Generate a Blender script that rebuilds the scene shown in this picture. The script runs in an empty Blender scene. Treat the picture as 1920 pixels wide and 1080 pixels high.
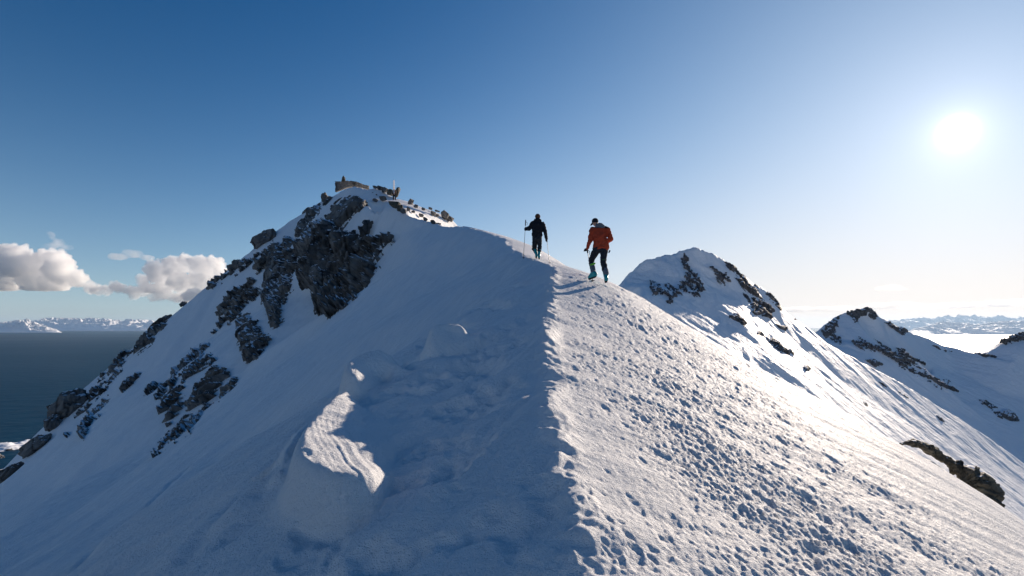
import bpy, bmesh, math, random
import numpy as np
from mathutils import Vector, Matrix
from mathutils.geometry import delaunay_2d_cdt
random.seed(7); rng = np.random.default_rng(11)
R = math.radians
scene = bpy.context.scene
col = scene.collection

# ------------------------------------------------------------------ camera, sky, sun
F = 1067.0; CX = 960.0; HY = 612.0            # focal length and horizon row, in the photo's 1920 px
cam_d = bpy.data.cameras.new('camera'); cam = bpy.data.objects.new('camera', cam_d); col.objects.link(cam)
cam.location = (0, 0, 0); cam.rotation_euler = (R(90), 0, 0)
cam_d.sensor_width = 36; cam_d.lens = 36*F/1920; cam_d.shift_y = (HY-540)/1920
cam_d.clip_start = 0.1; cam_d.clip_end = 300000
scene.camera = cam

SUN = Vector(((1795-CX)/F, 1.0, (HY-248)/F)).normalized()
SUN_EL = math.asin(SUN.z); SUN_AZ = math.atan2(SUN.x, SUN.y)

world = bpy.data.worlds.new('World'); scene.world = world; world.use_nodes = True
def build_world():
    nt = world.node_tree; N = nt.nodes; L = nt.links; N.clear()
    out = N.new('ShaderNodeOutputWorld'); bg = N.new('ShaderNodeBackground'); bg.inputs['Strength'].default_value = 0.075
    sky = N.new('ShaderNodeTexSky'); sky.sky_type = 'NISHITA'; sky.sun_disc = False
    sky.sun_elevation = SUN_EL; sky.sun_rotation = SUN_AZ; sky.altitude = 600
    sky.air_density = 1.0; sky.dust_density = 0.3; sky.ozone_density = 6.0
    hs = N.new('ShaderNodeHueSaturation'); hs.inputs['Saturation'].default_value = 1.2; hs.inputs['Value'].default_value = .80
    L.new(sky.outputs[0], hs.inputs['Color'])
    # aureole and disc of the sun: a function of the angle to the sun alone
    tc = N.new('ShaderNodeTexCoord'); dot = N.new('ShaderNodeVectorMath'); dot.operation = 'DOT_PRODUCT'
    nrm = N.new('ShaderNodeVectorMath'); nrm.operation = 'NORMALIZE'
    L.new(tc.outputs['Generated'], nrm.inputs[0]); L.new(nrm.outputs[0], dot.inputs[0]); dot.inputs[1].default_value = SUN
    def m(op, a, b=None, clamp=False):
        n = N.new('ShaderNodeMath'); n.operation = op; n.use_clamp = clamp
        if op == 'MULTIPLY_ADD': n.inputs[2].default_value = .5
        for i, v in enumerate((a, b)):
            if v is None: continue
            if isinstance(v, (int, float)): n.inputs[i].default_value = v
            else: L.new(v, n.inputs[i])
        return n.outputs[0]
    c = m('MAXIMUM', dot.outputs['Value'], 0.0)
    sp = N.new('ShaderNodeSeparateXYZ'); L.new(nrm.outputs[0], sp.inputs[0])
    # optical depth of the whitish haze: thick at the horizon, thicker towards the sun
    hz = m('EXPONENT', m('MULTIPLY', m('MAXIMUM', sp.outputs['Z'], 0.0), -7.4))
    T = m('MULTIPLY', m('MULTIPLY', hz, 3.1), m('ADD', m('ADD', m('MULTIPLY', m('POWER', c, 3.6), .86), m('MULTIPLY', m('POWER', m('MULTIPLY_ADD', dot.outputs['Value'], -.5), 3.0), .7)), .15))  # cubed term: unseen bright haze opposite the sun, added to lift the shaded snow
    T = m('ADD', T, m('MULTIPLY', m('POWER', c, 9.8), .24))
    f = m('SUBTRACT', 1.0, m('EXPONENT', m('MULTIPLY', T, -1.0)))
    mix = N.new('ShaderNodeMix'); mix.data_type = 'RGBA'; mix.clamp_factor = True
    hc = N.new('ShaderNodeMix'); hc.data_type = 'RGBA'; hc.inputs[6].default_value = (.52/.075, .76/.075, .90/.075, 1); hc.inputs[7].default_value = (.75/.075, .65/.075, .595/.075, 1)
    L.new(f, hc.inputs[0]); L.new(hc.outputs[2], mix.inputs[7])
    L.new(f, mix.inputs[0]); L.new(hs.outputs[0], mix.inputs[6])
    g = m('MULTIPLY', m('POWER', c, 32.0), AUR[0])
    g = m('ADD', g, m('MULTIPLY', m('POWER', c, 220.0), AUR[1]))
    g = m('ADD', g, m('MULTIPLY', m('POWER', c, 1400.0), AUR[2]))
    g = m('ADD', g, m('MULTIPLY', m('POWER', c, 12000.0), AUR[3]))
    mul = N.new('ShaderNodeVectorMath'); mul.operation = 'SCALE'; mul.inputs[0].default_value = (1.0, .95, .92); L.new(g, mul.inputs['Scale'])
    add = N.new('ShaderNodeVectorMath'); add.operation = 'ADD'
    L.new(mix.outputs[2], add.inputs[0]); L.new(mul.outputs[0], add.inputs[1])
    L.new(add.outputs[0], bg.inputs['Color']); L.new(bg.outputs[0], out.inputs[0])
AUR = (1.1, 1.1, 2.4, 40.0)
build_world()
sl = bpy.data.lights.new('sun', 'SUN'); sl.energy = 5.0; sl.angle = R(0.5); sl.color = (1.0, .84, .68)
so = bpy.data.objects.new('sun', sl); col.objects.link(so)
so.rotation_euler = (-SUN).to_track_quat('-Z', 'Y').to_euler(); so.location = (30, 40, 60)
vs = scene.view_settings; vs.view_transform = 'Standard'; vs.look = 'None'; vs.gamma = 1; vs.use_curve_mapping = False
vs.exposure = 0.42
cy = scene.cycles
cy.use_denoising = True; cy.max_bounces = 24; cy.diffuse_bounces = 5; cy.volume_bounces = 24
cy.transparent_max_bounces = 8; cy.volume_max_steps = 256; cy.caustics_reflective = False
SEA = -330.0

# ------------------------------------------------------------------ numpy noise
_perm = rng.permutation(256); _perm = np.concatenate([_perm, _perm, _perm])
_ang = rng.uniform(0, 2*np.pi, 256); _gx, _gy = np.cos(_ang), np.sin(_ang)
_g3 = rng.normal(size=(256, 3)); _g3 /= np.linalg.norm(_g3, axis=1)[:, None]
def pn2(x, y, s=0):
    x = np.asarray(x, float)+s*17.31; y = np.asarray(y, float)-s*9.77
    xi = np.floor(x).astype(int); yi = np.floor(y).astype(int); xf = x-xi; yf = y-yi
    u = xf*xf*xf*(xf*(xf*6-15)+10); v = yf*yf*yf*(yf*(yf*6-15)+10)
    def g(ix, iy, fx, fy):
        h = _perm[_perm[ix & 255]+(iy & 255)]; return _gx[h]*fx+_gy[h]*fy
    a = g(xi, yi, xf, yf); b = g(xi+1, yi, xf-1, yf); c = g(xi, yi+1, xf, yf-1); d = g(xi+1, yi+1, xf-1, yf-1)
    return ((a+u*(b-a))*(1-v)+(c+u*(d-c))*v)*1.5
def pn3(x, y, z, s=0):
    x = np.asarray(x, float)+s*13.1; y = np.asarray(y, float)-s*7.7; z = np.asarray(z, float)+s*3.3
    xi = np.floor(x).astype(int); yi = np.floor(y).astype(int); zi = np.floor(z).astype(int)
    xf = x-xi; yf = y-yi; zf = z-zi
    f = lambda t: t*t*t*(t*(t*6-15)+10)
    u, v, w = f(xf), f(yf), f(zf); r = 0
    for i in (0, 1):
        for j in (0, 1):
            for k in (0, 1):
                h = _perm[_perm[_perm[(xi+i) & 255]+((yi+j) & 255)]+((zi+k) & 255)]; g = _g3[h]
                d = g[..., 0]*(xf-i)+g[..., 1]*(yf-j)+g[..., 2]*(zf-k)
                r = r+d*(u if i else 1-u)*(v if j else 1-v)*(w if k else 1-w)
    return r*1.5
def fbm2(x, y, o=4, s=0, gain=.5):
    r = 0; a = 1; f = 1
    for i in range(o): r = r+a*pn2(x*f, y*f, s+i); a *= gain; f *= 2.03
    return r
def ridge2(x, y, o=4, s=0, gain=.5):
    r = 0; a = 1; f = 1
    for i in range(o): r = r+a*(1-2*np.abs(pn2(x*f, y*f, s+i))); a *= gain; f *= 2.03
    return r
def fbm3(p, o=4, s=0, gain=.5):
    r = 0; a = 1; f = 1
    for i in range(o): r = r+a*pn3(p[..., 0]*f, p[..., 1]*f, p[..., 2]*f, s+i); a *= gain; f *= 2.03
    return r
def crag3(p, o=3, s=0):      # facetted rock relief: ridges plus terraces
    r = 0; a = 1; f = 1
    for i in range(o):
        n = pn3(p[..., 0]*f, p[..., 1]*f, p[..., 2]*f, s+i)
        q = n*4; t = np.floor(q)+np.clip((q-np.floor(q))*3-1, 0, 1)
        r = r+a*(.6*t/4+.5*(.4-np.abs(pn3(p[..., 0]*f*1.3, p[..., 1]*f*1.3, p[..., 2]*f*1.3, s+i+9)))); a *= .5; f *= 2.1
    return r
def sm(a, b, x):
    t = np.clip((x-a)/(b-a), 0, 1); return t*t*(3-2*t)
def W(px, py, y): return ((px-CX)/F*y, y, (HY-py)/F*y)

# ------------------------------------------------------------------ object helpers
def tag(o, label=None, cat=None, group=None, kind=None):
    if label: o['label'] = label
    if cat: o['category'] = cat
    if group: o['group'] = group
    if kind: o['kind'] = kind
    return o
def link(name, me, mat=None, parent=None, smooth=True):
    o = bpy.data.objects.new(name, me); col.objects.link(o)
    if mat: me.materials.clear(); me.materials.append(mat)
    if parent: o.parent = parent
    if smooth: me.polygons.foreach_set('use_smooth', np.ones(len(me.polygons), bool))
    return o
def empty(name, loc, rz=0):
    o = bpy.data.objects.new(name, None); col.objects.link(o); o.location = loc; o.rotation_euler = (0, 0, rz)
    o.empty_display_size = .2; return o
def mesh_arrays(name, V, Q):
    me = bpy.data.meshes.new(name); V = np.asarray(V, np.float32); Q = np.asarray(Q, np.int32)
    k = Q.shape[1]
    me.vertices.add(len(V)); me.vertices.foreach_set('co', V.ravel())
    me.loops.add(Q.size); me.loops.foreach_set('vertex_index', Q.ravel())
    me.polygons.add(len(Q)); me.polygons.foreach_set('loop_start', np.arange(0, Q.size, k, dtype=np.int32))
    me.update(calc_edges=True); me.validate(); return me
def grid_mesh(name, P, keep=None):
    n, m = P.shape[:2]; idx = np.arange(n*m).reshape(n, m)
    Q = np.stack([idx[:-1, :-1], idx[:-1, 1:], idx[1:, 1:], idx[1:, :-1]], -1)
    if keep is not None:
        k = keep[:-1, :-1] & keep[:-1, 1:] & keep[1:, 1:] & keep[1:, :-1]; Q = Q[k]
        used = np.unique(Q); rm = np.full(n*m, -1); rm[used] = np.arange(len(used))
        return mesh_arrays(name, P.reshape(-1, 3)[used], rm[Q].reshape(-1, 4))
    return mesh_arrays(name, P.reshape(-1, 3), Q.reshape(-1, 4))

def hull(bm, pts):
    vs_ = [bm.verts.new(p) for p in pts]; r = bmesh.ops.convex_hull(bm, input=vs_)
    bmesh.ops.delete(bm, geom=list({g for g in r['geom_interior']+r['geom_unused'] if isinstance(g, bmesh.types.BMVert)}), context='VERTS')
# ------------------------------------------------------------------ materials
def mat(name):
    m = bpy.data.materials.new(name); m.use_nodes = True
    return m, m.node_tree.nodes, m.node_tree.links, m.node_tree.nodes['Principled BSDF']
def plain(name, c, rough=.6, spec=.4, bump=0, scale=80, metal=0, var=.15):
    m, N, L, b = mat(name); b.inputs['Roughness'].default_value = rough; b.inputs['Specular IOR Level'].default_value = spec
    b.inputs['Metallic'].default_value = metal
    tc = N.new('ShaderNodeTexCoord'); nz = N.new('ShaderNodeTexNoise'); nz.inputs['Scale'].default_value = scale; nz.inputs['Detail'].default_value = 4
    L.new(tc.outputs['Object'], nz.inputs['Vector'])
    mx = N.new('ShaderNodeMix'); mx.data_type = 'RGBA'; mx.inputs[6].default_value = tuple(v*(1-var) for v in c)+(1,); mx.inputs[7].default_value = tuple(min(1, v*(1+var)) for v in c)+(1,)
    L.new(nz.outputs['Fac'], mx.inputs[0]); L.new(mx.outputs[2], b.inputs['Base Color'])
    if bump:
        bp = N.new('ShaderNodeBump'); bp.inputs['Strength'].default_value = bump; bp.inputs['Distance'].default_value = .01
        L.new(nz.outputs['Fac'], bp.inputs['Height']); L.new(bp.outputs[0], b.inputs['Normal'])
    return m
def snow_mat(name, scales=((25, .02), (140, .006)), rough=.5, spec=.5, base=(.955, .955, .96), stretch=None, streaks=0):
    m, N, L, b = mat(name)
    b.inputs['Roughness'].default_value = rough; b.inputs['Specular IOR Level'].default_value = spec
    g = N.new('ShaderNodeNewGeometry'); src = g.outputs['Position']
    if stretch:
        mp = N.new('ShaderNodeMapping'); mp.inputs['Rotation'].default_value = stretch[0]; mp.inputs['Scale'].default_value = stretch[1]
        L.new(src, mp.inputs[0]); src = mp.outputs[0]
    prev = None
    for sc, di in scales:
        nz = N.new('ShaderNodeTexNoise'); nz.inputs['Scale'].default_value = sc; nz.inputs['Detail'].default_value = 3; nz.inputs['Roughness'].default_value = .6
        L.new(src, nz.inputs['Vector'])
        bp = N.new('ShaderNodeBump'); bp.inputs['Strength'].default_value = 1; bp.inputs['Distance'].default_value = di
        L.new(nz.outputs['Fac'], bp.inputs['Height'])
        if prev: L.new(prev, bp.inputs['Normal'])
        prev = bp.outputs[0]
    L.new(prev, b.inputs['Normal'])
    nz = N.new('ShaderNodeTexNoise'); nz.inputs['Scale'].default_value = .7; nz.inputs['Detail'].default_value = 4; L.new(g.outputs['Position'], nz.inputs['Vector'])
    mx = N.new('ShaderNodeMix'); mx.data_type = 'RGBA'
    if streaks:      # old crust and fresh drift lie in streaks along the wind
        mp = N.new('ShaderNodeMapping'); mp.vector_type = 'POINT'; mp.inputs['Rotation'].default_value = (0, 0, -1.02); mp.inputs['Scale'].default_value = (.22, 2.4, 1.2)
        mp0 = N.new('ShaderNodeMapping'); mp0.inputs['Rotation'].default_value = (0, 0, -1.02); mp.inputs['Rotation'].default_value = (0, 0, 0)
        L.new(g.outputs['Position'], mp0.inputs[0]); L.new(mp0.outputs[0], mp.inputs[0]); L.new(mp.outputs[0], nz.inputs['Vector']); nz.inputs['Scale'].default_value = streaks; nz.inputs['Detail'].default_value = 6; nz.inputs['Roughness'].default_value = .6
    mx.inputs[6].default_value = tuple(v*(.87 if streaks else .96) for v in base)+(1,); mx.inputs[7].default_value = base+(1,)
    L.new(nz.outputs['Fac'], mx.inputs[0]); L.new(mx.outputs[2], b.inputs['Base Color'])
    return m
def rock_mat(name, c0, c1, scale, snow=.0, bump=.1, streak=(1, 1, 1)):
    """grey rock with veins and grain; snow lies on facets that face up"""
    m, N, L, b = mat(name); b.inputs['Roughness'].default_value = .8; b.inputs['Specular IOR Level'].default_value = .25
    g = N.new('ShaderNodeNewGeometry'); mp = N.new('ShaderNodeMapping'); mp.inputs['Scale'].default_value = streak; L.new(g.outputs['Position'], mp.inputs[0])
    n1 = N.new('ShaderNodeTexNoise'); n1.inputs['Scale'].default_value = scale; n1.inputs['Detail'].default_value = 8; n1.inputs['Roughness'].default_value = .65; L.new(mp.outputs[0], n1.inputs['Vector'])
    n2 = N.new('ShaderNodeTexVoronoi'); n2.feature = 'DISTANCE_TO_EDGE'; n2.inputs['Scale'].default_value = scale*.8
    ad = N.new('ShaderNodeVectorMath'); ad.operation = 'ADD'; L.new(mp.outputs[0], ad.inputs[0]); L.new(n1.outputs['Color'], ad.inputs[1]); L.new(ad.outputs[0], n2.inputs['Vector'])
    cr = N.new('ShaderNodeValToRGB'); e = cr.color_ramp.elements
    e[0].position = .32; e[0].color = c0+(1,); e[1].position = .68; e[1].color = c1+(1,); L.new(n1.outputs['Fac'], cr.inputs[0])
    crk = N.new('ShaderNodeMapRange'); crk.inputs[1].default_value = 0; crk.inputs[2].default_value = .06; crk.inputs[3].default_value = .35; crk.inputs[4].default_value = 1; L.new(n2.outputs[0], crk.inputs[0])
    mu = N.new('ShaderNodeMix'); mu.data_type = 'RGBA'; mu.blend_type = 'MULTIPLY'; mu.inputs[0].default_value = 1; L.new(cr.outputs[0], mu.inputs[6])
    cc = N.new('ShaderNodeCombineColor'); [L.new(crk.outputs[0], cc.inputs[i]) for i in range(3)]; L.new(cc.outputs[0], mu.inputs[7])
    last = mu.outputs[2]
    if snow > 0:
        sx = N.new('ShaderNodeSeparateXYZ'); L.new(g.outputs['Normal'], sx.inputs[0])
        n3 = N.new('ShaderNodeTexNoise'); n3.inputs['Scale'].default_value = scale*2; n3.inputs['Detail'].default_value = 5; L.new(g.outputs['Position'], n3.inputs['Vector'])
        a = N.new('ShaderNodeMath'); a.operation = 'MULTIPLY_ADD'; a.inputs[1].default_value = .5; L.new(n3.outputs['Fac'], a.inputs[0]); L.new(sx.outputs['Z'], a.inputs[2])
        mr = N.new('ShaderNodeMapRange'); mr.inputs[1].default_value = 1.27-snow; mr.inputs[2].default_value = 1.31-snow; L.new(a.outputs[0], mr.inputs[0])
        mx = N.new('ShaderNodeMix'); mx.data_type = 'RGBA'; mx.inputs[7].default_value = (.85, .87, .91, 1); L.new(mr.outputs[0], mx.inputs[0]); L.new(last, mx.inputs[6]); last = mx.outputs[2]
    L.new(last, b.inputs['Base Color'])
    bp = N.new('ShaderNodeBump'); bp.inputs['Strength'].default_value = .9; bp.inputs['Distance'].default_value = bump; L.new(n1.outputs['Fac'], bp.inputs['Height'])
    bp2 = N.new('ShaderNodeBump'); bp2.inputs['Strength'].default_value = .6; bp2.inputs['Distance'].default_value = bump; L.new(crk.outputs[0], bp2.inputs['Height']); L.new(bp.outputs[0], bp2.inputs['Normal'])
    L.new(bp2.outputs[0], b.inputs['Normal'])
    return m
M_snow = snow_mat('trampled_snow', ((18, .03), (70, .016), (300, .004)), rough=.6, spec=.06, streaks=1.0)
M_snow_far = snow_mat('mountain_snow', ((.25, .8), (1.4, .12)), rough=.6, spec=.3)
M_rock = rock_mat('grey_gneiss', (.05, .052, .055), (.26, .24, .22), .38, snow=.16, bump=.3, streak=(1, 1, .35))
M_rock_near = rock_mat('lichen_rock', (.03, .028, .024), (.17, .15, .11), 2.2, snow=.06, bump=.08)
M_rock_far = rock_mat('far_rock', (.045, .05, .06), (.16, .15, .15), .12, snow=.2, bump=1.5)

# ------------------------------------------------------------------ the near ridge as a function of the ground position
CR_Y = np.array([-60, 0, 3.5, 4.7, 6.2, 7.5, 10, 13, 16, 18.3, 19.5, 22, 27, 34, 41, 49, 55, 60, 65, 69, 300.])
CR_X = np.array([.5, .5, .46, .42, .38, .43, .58, .80, 1.10, 1.28, 1.1, .62, .15, -.64, -2.6, -5.0, -8.2, -11.2, -14.6, -17.5, -17.5])
def crest_x(y): return np.interp(y, CR_Y, CR_X)
def crest_z(y):
    z = -2.35+.23*y-.34*np.exp(-((y-29.5)/4.5)**2)
    return np.where(y < 3.4, -2.35+.23*3.4+(y-3.4)*.1, z)
def right_drop(u, y):
    a = .0166+.068*sm(13, 23.5, y)+.0012*np.clip(y-24, 0, 100)*0
    b = .28-.18*sm(14, 22, y)
    return b*u+a*u*u+.0*u
LIP_Y = np.array([-10, 4, 6, 9, 11, 12.5, 16, 20, 30.]); LIP_U = np.array([2.8, 2.9, 3.1, 3.3, 3.1, 2.4, 1.6, 1.0, .6])
def left_drop(u, y):
    L_ = np.interp(y, LIP_Y, LIP_U)
    s0 = .225; s1 = .67
    k = .5
    d = u-L_; soft = k*np.log1p(np.exp(np.clip(d/k, -40, 40)))
    return s0*u+(s1-s0)*soft
def near_H(x, y):
    wob = .10*pn2(y*.9, 0*y+3.3, 3)+.05*pn2(y*3.1, 0*y, 5)+.02*pn2(y*9, 0*y+8, 6)
    u = x-crest_x(y)-wob*sm(1, 4, y)
    rr = np.maximum(u, 0); ll = np.maximum(-u, 0)
    z = crest_z(y)+.40*np.exp(-((y-16)/3.2)**2-((u-1.5)/1.5)**2)+.16*np.exp(-((y-22.3)/1.8)**2-((u-.5)/1.2)**2)-np.where(u > 0, right_drop(rr, y), left_drop(ll, y))
    return z

# ------------------------------------------------------------------ far part of the main mountain: control points
pts = []
def P(px, py, y): pts.append(W(px, py, y))
for a in [(850, 419, 49), (825, 412, 52), (800, 402, 55), (760, 389, 60), (720, 384, 65), (690, 386, 69),      # near shoulder crest
          (850, 411, 76), (830, 404, 78), (820, 398, 78), (800, 391, 79), (770, 378, 80), (748, 372, 81), (722, 356, 83), (702, 352, 84), (690, 352, 86), (665, 348, 91), (648, 350, 96), (634, 358, 99),
          (650, 392, 78), (672, 380, 73), (700, 372, 74.5), (720, 376, 75.4), (760, 385, 72), (800, 399, 68),
          (605, 372, 103), (588, 388, 105), (560, 410, 106), (510, 437, 104), (484, 462, 102), (430, 502, 106), (400, 522, 108), (380, 547, 108),
          (345, 574, 110), (300, 608, 110), (280, 620, 108), (240, 658, 104), (200, 693, 100), (160, 728, 97), (115, 770, 92), (95, 805, 89), (50, 855, 84), (0, 908, 75), (-120, 1010, 62), (-300, 1120, 50),
          # face above and beside the cliff
          (620, 402, 90), (590, 432, 88), (555, 460, 88), (500, 500, 90), (640, 392, 84), (450, 560, 88), (400, 610, 86), (350, 660, 84), (290, 700, 82), (220, 750, 78), (150, 800, 74), (90, 850, 72), (40, 900, 66),
          # foot of the cliff and the bowl
          (700, 410, 73), (735, 440, 69), (700, 480, 66), (660, 540, 62), (615, 598, 58), (590, 560, 66), (560, 500, 80), (540, 600, 62), (520, 560, 72), (480, 670, 54), (500, 640, 58), (440, 720, 52), (400, 760, 50), (330, 820, 46), (290, 860, 42), (200, 880, 48), (100, 920, 48),
          (780, 480, 44), (760, 430, 57), (820, 450, 44), (780, 560, 25.5), (700, 560, 40), (700, 620, 23), (650, 640, 30), (600, 690, 24), (560, 740, 21), (500, 780, 23), (440, 820, 23), (380, 880, 21), (300, 920, 20), (200, 960, 23), (100, 990, 27), (0, 1010, 31), (0, 1080, 20), (-150, 1080, 26), (900, 500, 26), (860, 470, 35),
          ]: P(*a)
for y in (19.5, 22, 25, 28, 31, 34, 38, 41, 45, 49, 55, 60, 65):
    cx = float(crest_x(y)); cz = float(crest_z(y))
    if y < 49: pts.append((cx, y, cz)); pts.append((cx-2, y, cz-1.1))
    for u in (2, 4, 8, 16, 30):
        if y > 45 and u < 16: continue
        pts.append((cx+u, y, cz-float(right_drop(np.array(u*1.), np.array(y*1.)))-(0 if u < 16 else u*.3)))
for gy in np.arange(-12, 19.6, 2.6):
    for gx in (-9, -6, -4, -2.2, -1, 0, 1, 3, 6, 9, 13, 18):
        x = float(crest_x(gy))+gx
        if math.hypot(x, gy) < 21: pts.append((x, gy, float(near_H(np.array(x), np.array(gy*1.)))))
# back side and skirts falling to the sea
for a in [(-20, 118, -2), (-35, 125, 2), (-10, 100, 2), (-1, 92, 2), (8, 72, -6), (-14, 96, 8), (-60, 135, -12), (-85, 130, -25), (-95, 105, -38), (-100, 80, -48), (-90, 55, -45), (-70, 40, -36), (-45, 20, -24), (-30, 0, -18), (-25, -20, -16),
          (40, 60, -32), (50, 30, -34), (45, 0, -36), (30, -30, -24), (60, 100, -45), (20, 130, -30), (-30, 170, -45), (-100, 180, -70), (-170, 120, -95), (-190, 60, -110), (-150, 10, -95), (-100, -30, -70), (0, -60, -30), (60, -60, -60)]: pts.append(a)
for k in range(24):
    a = k/24*2*math.pi
    pts.append((-60+420*math.cos(a), 60+420*math.sin(a), SEA-5 if math.cos(a) < .3 else -170))
    pts.append((-60+700*math.cos(a), 60+700*math.sin(a), SEA-20 if math.cos(a) < .3 else -200))

def tin_raster(pts, x0, x1, y0, y1, st, blur, chains=()):
    A = np.array(pts, float)
    ed = []; look = {(round(p[0], 3), round(p[1], 3)): i for i, p in enumerate(A)}
    for ch in chains:
        ids = [look[(round(c[0], 3), round(c[1], 3))] for c in ch]; ed += list(zip(ids[:-1], ids[1:]))
    res = delaunay_2d_cdt([Vector((p[0], p[1])) for p in A], ed, [], 0, 1e-4)
    vv, tri, orig = res[0], res[2], res[3]
    Z = np.array([A[o[0], 2] for o in orig]); XY = np.array([(v.x, v.y) for v in vv])
    xs = np.arange(x0, x1+st, st); ys = np.arange(y0, y1+st, st); G = np.full((len(ys), len(xs)), np.nan)
    for t in tri:
        p = XY[list(t)]; z = Z[list(t)]
        i0 = max(int((p[:, 0].min()-x0)/st), 0); i1 = min(int((p[:, 0].max()-x0)/st)+2, len(xs))
        j0 = max(int((p[:, 1].min()-y0)/st), 0); j1 = min(int((p[:, 1].max()-y0)/st)+2, len(ys))
        if i0 >= i1 or j0 >= j1: continue
        X, Y = np.meshgrid(xs[i0:i1], ys[j0:j1])
        d = (p[1, 1]-p[2, 1])*(p[0, 0]-p[2, 0])+(p[2, 0]-p[1, 0])*(p[0, 1]-p[2, 1])
        if abs(d) < 1e-9: continue
        a = ((p[1, 1]-p[2, 1])*(X-p[2, 0])+(p[2, 0]-p[1, 0])*(Y-p[2, 1]))/d
        b = ((p[2, 1]-p[0, 1])*(X-p[2, 0])+(p[0, 0]-p[2, 0])*(Y-p[2, 1]))/d; c = 1-a-b
        ins = (a >= -1e-6) & (b >= -1e-6) & (c >= -1e-6)
        S = G[j0:j1, i0:i1]; S[ins] = (a*z[0]+b*z[1]+c*z[2])[ins]
    G = np.where(np.isnan(G), np.nanmin(G), G)
    def bl(G, s):
        r = int(3*s+1); k = np.exp(-.5*(np.arange(-r, r+1)/s)**2); k /= k.sum()
        Gp = np.pad(G, r, mode='edge'); H = sum(k[i]*Gp[:, i:i+G.shape[1]] for i in range(2*r+1))
        return sum(k[i]*H[i:i+G.shape[0]] for i in range(2*r+1))
    return bl(G, blur), None, x0, y0, st
def samp(G, x0, y0, st, x, y):
    fx = np.clip((x-x0)/st, 0, G.shape[1]-1.001); fy = np.clip((y-y0)/st, 0, G.shape[0]-1.001)
    i = fx.astype(int); j = fy.astype(int); a = fx-i; b = fy-j
    return (G[j, i]*(1-a)+G[j, i+1]*a)*(1-b)+(G[j+1, i]*(1-a)+G[j+1, i+1]*a)*b
CH1 = [[W(*a) for a in c] for c in ([(850, 419, 49), (825, 412, 52), (800, 402, 55), (760, 389, 60), (720, 384, 65), (690, 386, 69)],
    [(850, 411, 76), (830, 404, 78), (820, 398, 78), (800, 391, 79), (770, 378, 80), (748, 372, 81), (722, 356, 83), (702, 352, 84), (690, 352, 86), (665, 348, 91), (648, 350, 96), (634, 358, 99), (605, 372, 103), (588, 388, 105), (560, 410, 106), (510, 437, 104), (484, 462, 102), (430, 502, 106), (400, 522, 108), (380, 547, 108),
     (345, 574, 110), (300, 608, 110), (280, 620, 108), (240, 658, 104), (200, 693, 100), (160, 728, 97), (115, 770, 92), (95, 805, 89), (50, 855, 84), (0, 908, 75), (-120, 1010, 62)])]
T1, T1s, tx0, ty0, tst = tin_raster(pts, -340, 200, -80, 340, .4, .9, CH1)
def main_base(x, y):
    r = np.hypot(x, y); w = sm(13, 21, r)
    return near_H(x, y)*(1-w)+samp(T1, tx0, ty0, tst, x, y)*w

def ray_hit(px, py, Hf, y0=1.5, y1=200, off=0., n=700, log=True):
    """first ground point along the sight line through a photo pixel"""
    px = np.atleast_1d(np.asarray(px, float)); py = np.atleast_1d(np.asarray(py, float))
    t = (px-CX)/F; q = (HY-py)/F
    ys = np.geomspace(y0, y1, n); yl = np.full(px.shape, np.nan); lo = np.full(px.shape, y0); hi = lo.copy(); done = np.zeros(px.shape, bool)
    prev = y0
    for y in ys:
        hit = (~done) & (q*y < Hf(t*y, np.full(px.shape, y))+off)
        lo[hit] = prev; hi[hit] = y; done |= hit; prev = y
        if done.all(): break
    for _ in range(14):
        mid = .5*(lo+hi); below = q*mid < Hf(t*mid, mid)+off
        hi = np.where(below, mid, hi); lo = np.where(below, lo, mid)
    yl = np.where(done, .5*(lo+hi), np.nan)
    return yl

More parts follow.
